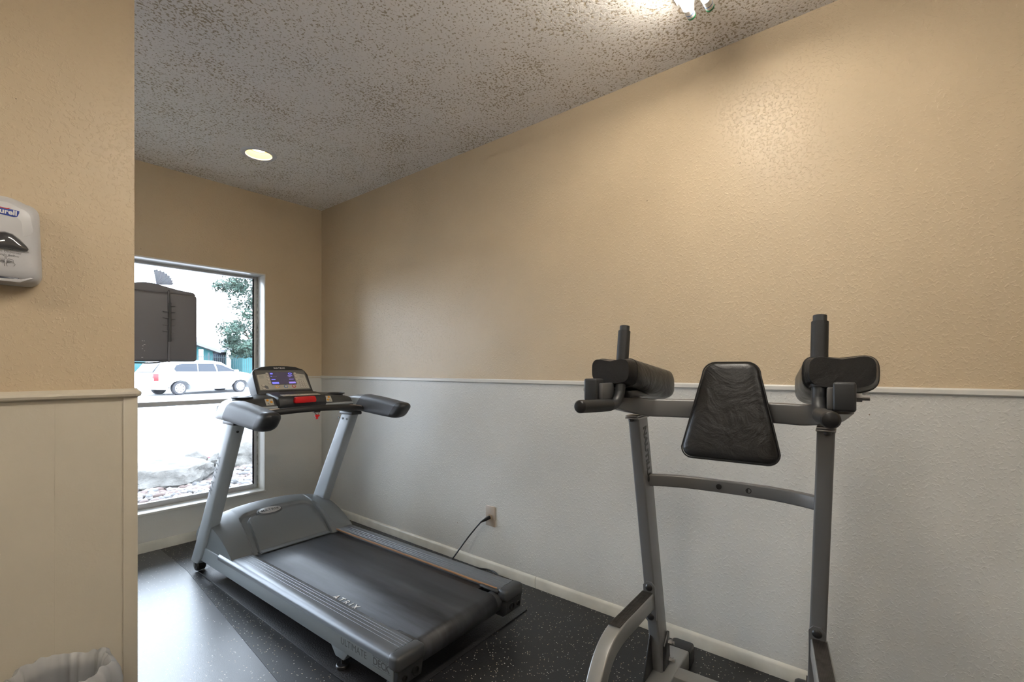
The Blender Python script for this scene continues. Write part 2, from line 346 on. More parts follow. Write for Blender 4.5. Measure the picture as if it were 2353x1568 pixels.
# corner moulding of the partition below its rail
b = MB(); b.box(XP-.030, XP+.008, YP-.005, YP, 0, 1.060, .0012); b.box(XP, XP+.0075, YP+.0005, YP+.12, 0, 1.060); struct(b.build('trim_4', M['trim_cream']))
# partition panel grooves: thin raised seams in the panelling
b = MB()
for gx in (-.98, -.58, -.18, .2245): b.box(gx-.0012, gx+.0012, YP-.0008, YP, 0, 1.060)
struct(b.build('trim_5', M['trim_cream']))
def baseboard(name, pts): pass
b = MB(); b.prism([(XR, 0), (XR-.012, 0), (XR-.012, .044), (XR-.009, .050), (XR-.004, .054), (XR, .056)], 1.452, YB, 'y', 0)
b.prism([(XR, 0), (XR-.012, 0), (XR-.012, .044), (XR-.009, .050), (XR-.004, .054), (XR, .056)], YF, 1.448, 'y', 0)
struct(b.build('baseboard_right', M['base']))
b = MB(); b.prism([(YB, 0), (YB-.010, 0), (YB-.010, .034), (YB-.004, .060), (YB, .062)], -1.5, XR-.014, 'x', 0); struct(b.build('baseboard_back', M['base']))
b = MB(); b.prism([(YP, 0), (YP-.010, 0), (YP-.010, .06), (YP, .062)], -1.7, XP-.032, 'x', 0); struct(b.build('baseboard_partition', M['trim_cream']))

# ---------------------------------------------------------------- window
wf = bpy.data.objects.new('window_1', None); COL.objects.link(wf); wf['kind'] = 'structure'; wf.location = (0.6, YB+.12, 0)
def wl(o): o.location = (-0.6, -(YB+.12), 0); return o
b = MB()
YG = YB+.115; xi0, xi1, zi0, zi1 = WX0+.028, WX1-.028, WZ0+.036, WZ1-.022
for (x0, x1, z0, z1) in ((WX0, xi0, WZ0, WZ1), (xi1, WX1, WZ0, WZ1), (xi0, xi1, WZ0, zi0), (xi0, xi1, zi1, WZ1)):
    b.box(x0, x1, YG, YG+.035, z0, z1, .003)
alum = mat('aluminium_window_frame', (0.55, 0.55, 0.56), 0.4, 0.15)
wl(b.build('window_frame', alum, wf))
b = MB(); b.box(xi0, xi1, YG-.006, YG+.03, .901, .933, .003); wl(b.build('mullion', alum, wf))
b = MB(); b.box(xi0, xi1, YG+.012, YG+.018, .933, zi1); wl(b.build('upper_pane', M['glass'], wf, smooth=False))
b = MB(); b.box(xi0, xi1, YG+.012, YG+.018, zi0, .901); wl(b.build('lower_pane', M['glass'], wf, smooth=False))
b = MB()   # painted reveal and thin casing bead
tw = .010
b.box(WX1-.004, WX1+.004, YB-.008, YG, WZ0-.004, WZ1+.004, .002); b.box(WX0-.004, WX0+.004, YB-.008, YG, WZ0-.004, WZ1+.004, .002)
b.box(WX0, WX1, YB-.008, YG, WZ1-.004, WZ1+.006, .002); b.box(WX0-.01, WX1+.006, YB-.012, YG, WZ0-.012, WZ0+.004, .003)
wl(b.build('casing', M['trim'], wf))
b = MB()
b.box(WX1-.010, WX1-.0045, YG-.012, YG-.001, WZ0+.006, WZ1-.006)
wl(b.build('gasket', mat('cracked_putty', (0.36, 0.35, 0.33), 0.8, var=.6, vscale=40), wf))

# ---------------------------------------------------------------- ceiling lights
tube_m = emis('fluorescent_tube', (1.0, 0.93, 0.82), TUBE_STRENGTH)
def tube_fixture(x0, x1, yc, label, along='x'):
    L_ = x1-x0
    e = empty('fluorescent_light', ((x0+x1)/2, yc, ZC), 0 if along == 'x' else PI/2, label, 'light')
    h = L_/2
    b = MB()
    b.prism([(-.078, -.018), (-.070, -.012), (-.045, -.028), (.045, -.028), (.070, -.012), (.078, -.018), (.078, 0), (-.078, 0)], -h+.03, h-.012, 'x'); b.build('channel', M['white'], e)
    for s in (-1, 1):
        y = .0305*s; z = -.073
        b = MB(); b.cyl((-h+.055, y, z), (h-.055, y, z), .0135, 20); tb = b.build('tube', tube_m, e)
        for q in (-1, 1):
            b = MB(); b.cyl((q*(h-.055), y, z), (q*(h-.012), y, z), .0138, 20, bev=.002); b.build('tube_end', M['white'], tb)
            b = MB(); b.cyl((q*(h-.030), y, z), (q*(h-.027), y, z), .0142, 20); b.build('blue_band', M['blue'], tb)
            b = MB(); b.cyl((q*(h-.012), y, z), (q*(h-.004), y, z), .0142, 20, bev=.002); b.build('green_ring', GREEN, tb)
            b = MB(); b.box(q*(h-.018)-.006, q*(h-.018)+.006, y-.011, y+.011, z+.010, -.024, .002); b.build('lamp_holder', M['white'], e)
    text('A-2E', .018, M['ink'], e, 'marking', (h-.10, -.012, -.0295), (1, 0, 0), (0, -1, 0), .0003, spacing=1.1)
    return e
GREEN = mat('green_ring_plastic', (0.01, 0.16, 0.06), 0.4)
tube_fixture(0.43, 1.65, .5035, 'open fluorescent strip light with two bright tubes on the textured ceiling')
tube_fixture(-2.3, -1.08, .5035, 'unseen open fluorescent strip light on the ceiling in front of the tan partition')  # out of view, added to light the partition
tube_fixture(-0.9, 0.32, -1.5, 'unseen open fluorescent strip light on the ceiling at the end farthest from the window')  # also out of view, added as further room light
# recessed downlight
e = empty('recessed_downlight', (1.222, 2.955, ZC), 0, 'round recessed ceiling downlight with white ring and warm glow', 'light')
b = MB(); b.lathe([(.070, -.001), (.072, -.007), (.092, -.007), (.098, -.001), (.098, .0)], 48); b.build('trim_ring', mat('cool_white_ring', (0.62, 0.62, 0.64), 0.4), e)
warm = emis('glow_baffle', (0.95, 0.60, 0.22), 0.42)  # emission paints the bulb's warm glow onto the reflector
b = MB(); b.lathe([(.0755, -.002), (.071, .010), (.058, .030), (.040, .037)], 48); b.build('reflector', warm, e)
b = MB(); b.lathe([(.044, .036), (.042, .030), (.03, .024), (.0001, .022)], 48); b.build('bulb', emis('warm_bulb', (1.0, 0.85, 0.55), SPOT_STRENGTH), e)

# ---------------------------------------------------------------- sanitizer dispenser
DX, DY, DZ = .1155, YP, 1.513
e = empty('hand_sanitizer_dispenser', (DX, DY, DZ), 0, 'light grey wall mounted hand sanitizer dispenser with dark teardrop window, on the tan partition', 'dispenser')
e.scale = (.93, 1, .955)
disp = mat('pale_grey_abs', (0.56, 0.56, 0.58), 0.32)
disp2 = mat('off_white_abs', (0.66, 0.66, 0.68), 0.34)
# shell: stacked rounded outlines growing out from the wall, bulging
def outline(w, top, bot, r, arch):
    pts = []
    n = 10
    # go round: top arch from right to left then sides
    for i in range(n+1):
        t = 1-2*i/n; x = (w-r)*t; pts.append((x, top-arch*t*t))
    def corner(cx, cy, a0, a1, k=5):
        return [(cx+r*math.cos(R(a0+(a1-a0)*i/k)), cy+r*math.sin(R(a0+(a1-a0)*i/k))) for i in range(k+1)]
    L_ = corner(w-r, top-arch-r, 0, 90)
    T_ = [((w-r)*(1-2*i/n), top-arch*(1-2*i/n)**2) for i in range(1, n)]
    Lc = corner(-(w-r), top-arch-r, 90, 180)
    Bl = corner(-(w-r*.8), bot+r*.8, 180, 270)
    Br = corner((w-r*.8), bot+r*.8, 270, 360)
    return L_+T_+Lc+Bl+Br
rings = []
for y, w, tp, bt, r, ar in ((0, .079, .128, -.122, .03, .012), (-.02, .0785, .128, -.122, .03, .012), (-.045, .0765, .124, -.121, .03, .013), (-.066, .073, .118, -.119, .03, .014), (-.080, .067, .110, -.113, .03, .014), (-.088, .060, .101, -.104, .028, .013), (-.092, .050, .09, -.09, .026, .012), (-.094, .03, .06, -.06, .02, .006)):
    rings.append([(x, y, z) for x, z in outline(w, tp, bt, r, ar)])
b = MB(); b.loft(rings); b.build('housing', disp, e, ang=50)
b = MB(); b.prism([(x*.93, z*.9+.010) for x, z in outline(.057, .096, .00, .028, .012)], -.0905, -.0935, 'y', .0006); b.build('front_panel', disp2, e)
# sight window (teardrop / boomerang dome)
half = [(0, .042), (.016, .038), (.030, .026), (.044, .008), (.0485, .000), (.046, -.007), (.038, -.009), (0, -.009)]
outl = [(x, z) for x, z in half]+[(-x, z) for x, z in half[::-1][1:-1]]
ctr = (0, .012)
def ring_s(k, y): return [(ctr[0]+(x-ctr[0])*k, y, -.030+ctr[1]+(z-ctr[1])*k) for x, z in outl]
b = MB(); b.loft([ring_s(1.06, -.088), ring_s(1.06, -.0965), ring_s(1.0, -.0965), ring_s(1.0, -.092)]); b.build('window_rim', disp, e)
b = MB(); b.loft([ring_s(1.0, -.090), ring_s(.98, -.098), ring_s(.82, -.104), ring_s(.5, -.107), ring_s(.1, -.108)]); b.build('sight_window', mat('smoky_glossy_window', (0.06, 0.06, 0.065), 0.06, 0.0, 0.9, coat=1), e)
# badge
LB = mat('logo_blue', (0.035, 0.07, 0.36), 0.4)
LO = .010
b = MB(); b.prism([(x-.004, z+LO) for x, z in [(-.036, .072), (.030, .066), (.0335, .067), (.033, .060), (.029, .049), (.022, .047), (-.033, .052), (-.036, .056)]], -.0932, -.0950, 'y', .0006); lg = b.build('logo_plate', LB, e)
text('Purell', .0195, M['white'], lg, 'logo_text', (0.0245, -.0955, .0515+LO), (1, 0, -.06), (.02, 0, 1), .0003, bold=.0006, align='RIGHT')
b = MB(); b.prism([(x-.004, z+LO) for x, z in [(-.036, .072), (.008, .0685), (.016, .0705), (.010, .0665), (-.03, .069)]], -.0945, -.0960, 'y'); b.build('logo_swash', M['red'], lg)
text('Automatic Dispenser', .0088, M['ink_grey'], e, 'instruction_text', (.034, -.0945, -.048), (1, 0, -.05), (0, 0, 1), .0002, align='RIGHT')
text('Place Hands Below', .0088, M['ink_grey'], e, 'instruction_text', (.029, -.0945, -.0575), (1, 0, -.05), (0, 0, 1), .0002, align='RIGHT')
# small drawing: drop over two cupped hands
b = MB()
def line(pts, r=.0005): b.tube([(x+.002, -.0945, z-.006) for x, z in pts], circ(r, 6), up=(0, 1, 0))
for s in (-1, 1):
    line([(0, -.054), (s*.006, -.049), (s*.016, -.048), (s*.018, -.046)])
    for k in range(5): line([(s*.002, -.068), (s*(.003+.0028*k), -.060-.0012*k)])
    line([(s*.002, -.070), (s*.016, -.068), (s*.0145, -.0595), (s*.004, -.058)])
    line([(s*.001, -.070), (s*.003, -.080)]); line([(s*.016, -.068), (s*.019, -.072), (s*.016, -.078)])
line([(0, -.0535), (.0022, -.057), (0, -.0595), (-.0022, -.057), (0, -.0535)])
b.build('hands_symbol', M['ink_grey'], e)
b = MB(); b.box(-.045, .030, -.085, -.02, -.1235, -.113, .004); b.build('dispensing_nozzle', mat('navy_sensor_window', (0.015, 0.02, 0.04), .2), e)
b = MB(); b.prism([(-.05, -.117), (-.048, -.122), (.034, -.119), (.052, -.110), (.060, -.112), (.045, -.1185), (.032, -.127), (-.05, -.126)], -.050, -.086, 'y', .001); b.build('drip_lip', disp, e)

# ---------------------------------------------------------------- outlet and plug
e = empty('wall_outlet', (XR, 1.769, .262), 0, 'beige wall socket plate on the white lower wall above the baseboard', 'outlet')
beige = mat('aged_beige_plastic', (0.40, 0.335, 0.275), .35)
b = MB(); b.box(-.006, 0, -.0355, .0355, -.007, .108, .003); b.build('cover_plate', beige, e)
b = MB(); b.cyl((-.008, .002, .045), (-.003, .002, .045), .017, 28); b.build('receptacle', mat('tan_receptacle', (0.42, 0.33, 0.23), .4), e)
b = MB(); b.cyl((-.0075, 0, .079), (-.005, 0, .079), .0025, 12); b.build('screw', M['steel'], e)
e = empty('power_cord', (XR-.02, 1.775, .0), 0, 'black power cord with plug in the beige wall socket, running down behind the treadmill', 'cord')
b = MB()
b.tube([(.011, -.004, .307), (-.002, .000, .304), (-.010, .010, .296), (-.018, .022, .288), (-.024, .032, .281)], rrect(.020, .017, .006), up=(0, 0, 1), scale=[1, 1.1, 1, .75, .5]); b.build('plug', M['black'], e)
def toC(p): return (p[0]-(XR-.02), p[1]-1.775, p[2])
path = smooth_path([toC((1.946, 1.807, .281)), toC((1.925, 1.835, .24)), toC((1.885, 1.875, .17)), toC((1.85, 1.92, .09)), toC((1.83, 1.965, .02)), toC((1.87, 1.95, .006)), toC((1.93, 1.86, .011)), toC((1.960, 1.76, .017)), toC((1.946, 1.68, .015)), toC((1.88, 1.62, .006)), toC((1.80, 1.60, .006))], 8)
b = MB(); b.tube(path, circ(.0045, 10), up=(.3, .2, 1)); b.build('cable', M['black'], e)

# ---------------------------------------------------------------- waste bin with liner
e = empty('waste_bin', (.205, 1.765, 0), 0, 'waste bin under the dispenser with a crumpled translucent plastic liner over its rim', 'bin')
b = MB(); b.lathe([(.085, 0), (.088, .003), (.108, .285), (.110, .288), (.106, .287), (.085, .01), (.0001, .008)], 40, False); bo = b.build('bin_body', mat('dark_bin_plastic', (0.03, 0.03, 0.032), .4), e)
lin, N, L, P = nt('translucent_liner')
P.inputs['Base Color'].default_value = (0.78, 0.8, 0.83, 1); P.inputs['Roughness'].default_value = .25; P.inputs['Specular IOR Level'].default_value = .8
tr = N.new('ShaderNodeBsdfTransparent'); tl = N.new('ShaderNodeBsdfTranslucent'); tl.inputs['Color'].default_value = (.6, .62, .65, 1)
m1 = N.new('ShaderNodeMixShader'); m1.inputs[0].default_value = .35; L.new(P.outputs[0], m1.inputs[1]); L.new(tl.outputs[0], m1.inputs[2])
m2 = N.new('ShaderNodeMixShader'); m2.inputs[0].default_value = .34; L.new(m1.outputs[0], m2.inputs[1]); L.new(tr.outputs[0], m2.inputs[2]); L.new(m2.outputs[0], N['Material Output'].inputs['Surface'])
rng = random.Random(3)
n = 160; rings = []
ph = [rng.uniform(0, 6.28) for _ in range(12)]
def wob(a, k): return sum(math.sin(a*f+ph[i]+k*(.7+i*.3))/(1+i*.35) for i, f in enumerate((3, 5, 7, 11, 13, 17, 23, 29)))
levels = [(.116, .16, .012), (.122, .21, .012), (.126, .26, .010), (.124, .295, .008), (.117, .318, .007), (.108, .326, .006), (.100, .315, .007), (.097, .28, .010), (.090, .20, .014), (.08, .10, .018), (.05, .03, .01), (.001, .02, 0)]
for k, (r, z, am) in enumerate(levels):
    rg = []
    for i in range(n):
        a = 2*PI*i/n; q = wob(a, k*.25)
        rr = r+am*q*.55; zz = z+(.006*math.sin(3*a+1)+.004*wob(a+.4, k*.2))*(1 if 2 < k < 8 else .3)
        rg.append((rr*math.cos(a), rr*math.sin(a), zz))
    rings.append(rg)
b = MB(); b.loft(rings, cap=False); b.build('liner', lin, e, ang=60)

# ---------------------------------------------------------------- hanging monitor
MX = .62; MY = 2.9
e = empty('hanging_monitor', (MX, MY, 1.19), 0, 'dark grey boxy monitor casing with ribbed centre seam and pleated top, hanging before the window', 'monitor')
mc = mat('dark_grey_casing', (0.135, 0.132, 0.145), .5, bump=.25, bscale=400, bdist=.0005)
b = MB(); b.box(-.27, .259, -.02, .20, 0, .352, .014, 3)
b.build('casing', mc, e)
b = MB(); b.prism([(-.27, .350), (.256, .350), (.245, .366), (.17, .374), (.12, .384), (.08, .394), (.03, .396), (-.02, .385), (-.10, .372), (-.27, .366)], -.012, .19, 'y', .004); b.build('top_cover', mc, e)
b = MB(); b.box(.126, .136, -.028, -.018, -.004, .36, .002); b.build('centre_seam', mc, e)
b = MB(); b.cyl((.133, -.031, .10), (.133, -.031, .30), .006, 12)
b.cyl((.133, -.026, .30), (.131, -.024, .365), .004, 10)
b.build('cable_channel', M['dark2'], e)
for i, (z, s) in enumerate([(.285, 1), (.255, 1), (.255, -1), (.223, -1), (.218, 1), (.187, -1), (.187, 1), (.155, -1), (.15, 1), (.118, 1)]):
    b = MB(); b.prism([(.131, z-.0025), (.131, z+.0025), (.131+s*.026, z+.001), (.131+s*.026, z-.0005)], -.030, -.018, 'y'); b.build('rib', mc, e)
for x, z, l in ((.02, .06, .004), (.027, .082, .007), (.022, .075, .004), (.018, .018, .007), (.03, .05, .002), (.02, .10, .004), (.028, .10, .003)): b = MB(); b.box(x, x+l, -.0212, -.0198, z, z+.0016); b.build('scuff_mark', M['white'], e)
b = MB(); b.tube(smooth_path([(-.02, -.005, -.008), (.05, -.012, -.009), (.10, -.018, -.004), (.13, -.022, .002)], 5), circ(.003, 8), up=(0, 1, 0)); b.build('cable_loop', M['black'], e)
# pleated fan-like tied bag end
b = MB(); vs = []; fs = []; nn = 18
plm, N, L, P = nt('silvery_pleated_plastic')
P.inputs['Base Color'].default_value = (.5, .51, .56, 1); P.inputs['Roughness'].default_value = .3
_t = N.new('ShaderNodeBsdfTranslucent'); _t.inputs['Color'].default_value = (.6, .62, .68, 1); _m = N.new('ShaderNodeMixShader'); _m.inputs[0].default_value = .5
L.new(P.outputs[0], _m.inputs[1]); L.new(_t.outputs[0], _m.inputs[2]); L.new(_m.outputs[0], N['Material Output'].inputs['Surface'])
for i in range(nn+1):
    a = R(100-96*i/nn); f = i/nn; base = Vector((.083+.016*f, .002 if i % 2 else -.002, .392))
    rad = .076-.018*f*f+(-.004 if i % 2 else 0)
    tip = base+Vector((math.cos(a)*rad, 0, math.sin(a)*rad)); tip.y = .005 if i % 2 else -.005
    vs += [tuple(base), tuple(tip)]
    if i: fs.append((2*i-2, 2*i-1, 2*i+1, 2*i))
b.add(vs, fs); o = b.build('pleated_tuft', plm, e, smooth=False)
b = MB(); b.cyl((-.16, .09, .30), (-.16, .09, ZC-1.19), .018, 20); b.box(-.22, -.10, .03, .15, ZC-1.19-.006, ZC-1.19, .001); b.build('ceiling_pole', M['dark2'], e)

# ================================================================ TREADMILL
mt = MB(); mt.prism([(.932, 3.05), (.941, 1.318), (1.772, 1.345), (1.775, 3.05)], 0.0006, .0062, 'z', .0015)
tag(mt.build('floor_mat', M['mat']), 'black textured rubber mat lying under the treadmill', 'mat')
TZ = .0062
T = empty('treadmill', (1.3235, 1.33, 0), R(1.6), 'grey treadmill with black running belt and upright console, facing the window', 'treadmill')
HW = .3425
def side(s):
    # skirt
    b = MB(); b.box(min(s*.335, s*.3525), max(s*.335, s*.3525), -.015, 1.70, .085, .166, .004)
    sk = b.build('side_skirt', M['silver_side'], T)
    # foot rail with ribs
    prof = [(.357, .150), (.357, .160), (.354, .169), (.347, .1755), (.336, .179), (.322, .180)]
    for gx in (.306, .290, .274, .262): prof += [(gx+.0015, .180), (gx+.0007, .1788), (gx-.0007, .1788), (gx-.0015, .180)]
    prof += [(.247, .180), (.244, .178), (.244, .160)]
    b = MB(); b.prism([(s*x, z) for x, z in prof], .008, 1.42, 'y'); b.build('foot_rail', M['rail'], T, ang=40)
    # rear end cap
    b = MB()
    b.box(min(s*.232, s*.360), max(s*.232, s*.356), -.046, .012, .130, .183, .015, 4)
    cap = b.build('rear_cap', M['dark2'], T)
    b = MB(); b.prism([(-.040, .133), (.014, .133), (.030, .062), (-.016, .062), (-.031, .074)], min(s*.240, s*.350), max(s*.240, s*.350), 'x', .004); b.build('rear_bracket', M['dark'], T)
    hm = mat('hole_shadow_plastic', (0.004, 0.004, 0.004), .6)
    for hx, hz, hr in ((.322, .100, .010), (.276, .103, .015)):
        b = MB(); t = MB(); t.lathe([(hr, 0), (hr, .006), (hr*.86, .006), (hr*.84, -.004), (.0001, -.004)], 24, False, Matrix.Translation((s*hx, -.0355, hz)) @ Matrix.Rotation(PI/2, 4, 'X')); b.merge(t)
        b.build('adjuster_hole', hm, cap)
    # small belt guide at rear inner corner
    b = MB(); b.box(min(s*.226, s*.246), max(s*.226, s*.246), .0, .11, .166, .176, .004); b.build('belt_guide', M['dark2'], T)
    # upright
    rings = []
    for z in (.060, .10, .2, .3, .4, .5, .6, .7, .8, .872):
        y0 = 1.69-.548*z; y1 = 1.842-.597*z
        if z < .08: y0 += .03; 
        xo, xi = .362, .301
        cx = (xo+xi)/2; hw = (xo-xi)/2; cy = (y0+y1)/2; hh = (y1-y0)/2
        ring = []
        # rounded on outer/front side, crisp on the inner/rear edges
        for a in range(0, 360, 15):
            ca, sa = math.cos(R(a)), math.sin(R(a)); p = 3.2 if ca < 0 else 2.6
            if sa < 0 or ca < 0: p = 7
            if ca > 0 and sa < 0: p = 4
            ring.append((s*(cx+hw*math.copysign(abs(ca)**(2/p), ca)), cy+hh*math.copysign(abs(sa)**(2/p), sa), z))
        rings.append(ring)
    b = MB(); b.loft(rings); up = b.build('upright', M['silver'], T, ang=50)
    b = MB(); b.box(min(s*.296, s*.368), max(s*.296, s*.368), 1.20, 1.335, .869, .889, .006); b.build('upright_collar', M['dark'], T)
    # bolts on the inner face near the top
    for k in range(3 if s > 0 else 1):
        if s > 0: p0 = (.3015, 1.345-.042*k, .845-.002*k); p1 = (.2975, 1.345-.042*k, .845-.002*k)
        else: p0 = (-.335, 1.236, .835); p1 = (-.335, 1.230, .835)
        b = MB(); b.cyl(p0, p1, .0065, 14, bev=.001); b.build('bolt', M['black'], up)
    # transport wheel
    b = MB(); b.cyl((s*.308, 1.735, TZ+.0325), (s*.354, 1.735, TZ+.0325), .0325, 28, bev=.006); wh = b.build('transport_wheel', M['black'], T)
    b = MB(); b.cyl((s*.353, 1.735, TZ+.0325), (s*.357, 1.735, TZ+.0325), .014, 16, bev=.001); b.build('wheel_hub', M['dark2'], wh)
    # rear levelling foot
    b = MB(); b.prism([(.255, .088), (.385, .088), (.345, .045), (.290, .045)], min(s*.315, s*.345), max(s*.315, s*.345), 'x', .004); ft = b.build('foot_bracket', M['silver_side'], T)
    b = MB(); b.cyl((s*.33, .315, TZ), (s*.33, .315, TZ+.014), .026, 24, bev=.003); b.cyl((s*.33, .315, TZ+.012), (s*.33, .315, .05), .008, 12); b.build('levelling_foot', M['black'], ft)
    # arm rest: front silver cap, textured middle, black rounded end
    def ring(y, xc, zc, w, h, sh=0.0):
        return [(s*(xc+a), y+sh*bb*10*.1, zc+bb) for a, bb in rrect(w, h, min(w, h)*.36, 5)]
    def arm(ys, name, m_, sh=-.9):
        rs = []
        for y, xc, zc, w, h in ys:
            rs.append([(s*(xc+a), y+sh*bb, zc+bb) for a, bb in rrect(w, h, min(w, h)*.34, 5)])
        bb_ = MB(); bb_.loft(rs); return bb_.build(name, m_, T, ang=60)
    arm([(1.36, .345, .935, .05, .05), (1.345, .352, .937, .07, .075), (1.31, .360, .940, .084, .094), (1.25, .366, .944, .088, .098), (1.19, .369, .945, .090, .100)], 'arm_cover', M['silver'])
    arm([(1.19, .369, .945, .0895, .0995), (1.18, .369, .945, .091, .101), (1.05, .370, .934, .090, .100), (.93, .370, .922, .088, .096), (.865, .370, .916, .086, .092)], 'arm_rest', M['grey_tex'])
    arm([(.865, .370, .916, .086, .092), (.84, .370, .914, .085, .090), (.82, .369, .912, .080, .084), (.805, .369, .911, .068, .070), (.797, .369, .911, .045, .045)], 'arm_end_cap', M['dark'])
for s in (-1, 1): side(s)
# running belt: loop round the rear roller
sec = []
top = .168; rr = .047; cyl_y = .030; cz = top-rr
pathp = [(1.50, top)]+[(1.0, top), (.5, top)]+[(cyl_y+rr*math.cos(R(a)), cz+rr*math.sin(R(a))) for a in range(90, 271, 12)]+[(.5, cz-rr), (1.5, cz-rr)]
b = MB(); x0, x1 = -.243, .205
vs = []; fs = []
for i, (y, z) in enumerate(pathp):
    vs += [(x0, y, z), (x1, y, z)]
    if i: fs.append((2*i-2, 2*i-1, 2*i+1, 2*i))
b.add(vs, fs); o = b.build('running_belt', M['belt'], T, ang=40); md = o.modifiers.new('s', 'SOLIDIFY'); md.thickness = .002
b = MB(); b.cyl((-.235, cyl_y, cz), (.24, cyl_y, cz), rr-.003, 32); b.build('rear_roller', M['dark2'], T)
b = MB(); b.box(-.243, .243, .10, 1.5, .140, .1655, .002); b.build('deck_board', M['black'], T)
b = MB(); b.box(.2415, .2442, .02, 1.33, .172, .1806, .0004); b.build('deck_edge', M['wood'], T)
# lettering
text('ATRIX', .044, M['white'], T, 'belt_lettering', (-.2395, .545, top+.0012), (0, -1, 0), (1, 0, 0), .0002, bold=.0003, spacing=1.5, shear=.0)
text('ULTIMATE', .036, M['ink'], T, 'side_lettering', (-.3528, .296, .114), (0, -1, 0), (0, 0, 1), .0003, bold=-.0003, sx=.98)
text('DECK', .036, M['ink'], T, 'side_lettering', (-.3528, .097, .114), (0, -1, 0), (0, 0, 1), .0002, bold=.0006, sx=.98)
b = MB(); b.box(-.3532, -.3525, .0, .099, .1085, .1093); b.box(-.3532, -.3525, .0, .099, .1425, .1433); b.build('lettering_rule', M['ink'], T)
# motor hood: height field
def Hh(x): return .178*(1-.30*abs(x/.345)**2.6)
def hood_z(x, y):
    y0 = 1.272+.03*(1 if abs(x) < .215 else 0)
    t = max(0, min(1, (y-y0)/(.36)))
    g = math.sin(PI/2*t**.85)
    if y > 1.63: g *= math.cos(min(1, (y-1.63)/.12)*PI/2*.85)
    z = .176+Hh(x)*g
    return z
def channel(x, y):
    # U shaped recess: legs at |x|~.21, cross at y~1.51
    w = .024
    cy = 1.515
    ax = abs(x)
    # leg centre line drifts inwards going forward
    lx = .222-.10*max(0, (y-1.27))
    d = 9
    if y < cy-.05: d = abs(ax-lx)
    else:
        rx = .222-.10*(cy-.05-1.27)
        # rounded corner radius .05 centred at (rx-.05, cy-.05)
        qx, qy = ax-(rx-.05), y-(cy-.05)
        if qx > 0: d = abs(math.hypot(qx, qy)-.05)
        else: d = abs(y-cy)
    t = max(0, min(1, (w-d)/.008)); t = t*t*(3-2*t)
    return -.016*t
nx, ny = 180, 130; X0, X1, Y0, Y1 = -.347, .347, 1.262, 1.74
vs = []; fs = []
for j in range(ny+1):
    for i in range(nx+1):
        x = X0+(X1-X0)*i/nx; y = Y0+(Y1-Y0)*j/ny
        z = hood_z(x, y)+(channel(x, y) if y < 1.6 else 0)
        vs.append((x, y, z))
for j in range(ny):
    for i in range(nx):
        a = j*(nx+1)+i; fs.append((a, a+1, a+nx+2, a+nx+1))
base = len(vs)
border = [i for i in range(nx+1)]+[j*(nx+1)+nx for j in range(1, ny+1)]+[ny*(nx+1)+i for i in range(nx-1, -1, -1)]+[j*(nx+1) for j in range(ny-1, 0, -1)]
for k in border: vs.append((vs[k][0], vs[k][1], .171 if abs(vs[k][0]) < .346 else .150))
for k in range(len(border)):
    k2 = (k+1) % len(border); fs.append((border[k], border[k2], base+k2, base+k))
b = MB(); b.add(vs, fs); hd = b.build('motor_hood', M['hood'], T, ang=42)
# badge
bx, by = -.050, 1.500
bz = hood_z(bx, by)+.002
nrm = Vector((0, -(hood_z(0, by+.01)-hood_z(0, by-.01))/.02, 1)).normalized()
uy = Vector((1, 0, 0)); vy = nrm.cross(uy)
def bm_(ra, rb, h0, h1, name, m_, par):
    b = MB(); n = 40; rg = []
    for hh, k in ((h0, 1), (h1, 1), (h1+.0006, .97)):
        rg.append([tuple(Vector((bx, by, bz))+uy*ra*k*math.cos(2*PI*i/n)+vy*rb*k*math.sin(2*PI*i/n)+nrm*hh) for i in range(n)])
    b.loft(rg); return b.build(name, m_, par)
bb0 = bm_(.074, .036, -.018, .000, 'badge_base', M['hood'], T)
bm_(.068, .031, .000, .002, 'badge_ring', M['ink'], bb0)
bm_(.062, .0275, .002, .0032, 'badge_plate', mat('silver_badge', (0.5, .5, .5), .35, .2), bb0)
bm_(.057, .0240, .0034, .0040, 'badge_field', mat('silver_badge_field', (0.36, .36, .36), .35, .2), bb0)
text('MATRIX', .026, M['ink'], bb0, 'badge_text', tuple(Vector((bx, by, bz))+nrm*.0048-vy*.009), uy, vy, .0002, align='CENTER', spacing=1.15, bold=.0003)
# lower motor chassis and front cross bar, lift bracket
b = MB(); b.box(-.33, .33, .85, 1.72, .075, .15, .004); b.build('chassis', M['dark'], T)
b = MB(); b.box(-.26, .26, 1.66, 1.72, .085, .15, .01); b.build('front_crossmember', M['silver_side'], T)
for yy in (1.47, 1.515):
    b = MB(); b.box(-.290, -.27, yy, yy+.006, .035, .09, .001); b.cyl((-.28, yy-.002, .055), (-.28, yy+.012, .055), .008, 12); b.build('lift_bracket', M['steel'], T)
# outer side logo on left upright
dirv = Vector((0, -.572, 1)).normalized(); perp = Vector((0, 1, .572)).normalized()
text('MATRIX', .052, M['silver_side'], T, 'upright_lettering', (-.3625, 1.492, .475), dirv, perp, .0002, bold=.0008, spacing=1.5)
# handlebar
pts = smooth_path([(-.345, 1.15, .918), (-.26, 1.10, .928), (-.13, 1.06, .938), (0, 1.045, .941), (.13, 1.06, .935), (.26, 1.10, .921), (.345, 1.16, .910)], 8)
b = MB(); b.tube(pts, circ(.0165, 18)); hb = b.build('handlebar', M['foam'], T)
for s in (-1, 1):
    pp = smooth_path([(s*.30, 1.12, .927 if s < 0 else .917), (s*.26, 1.10, .930 if s < 0 else .923), (s*.20, 1.08, .935 if s < 0 else .929)], 4)
    b = MB(); b.tube([p+Vector((0, 0, .0035)) for p in pp], rrect(.020, .028, .009), up=(0, 0, 1)); b.build('pulse_sensor', M['chrome'], hb)
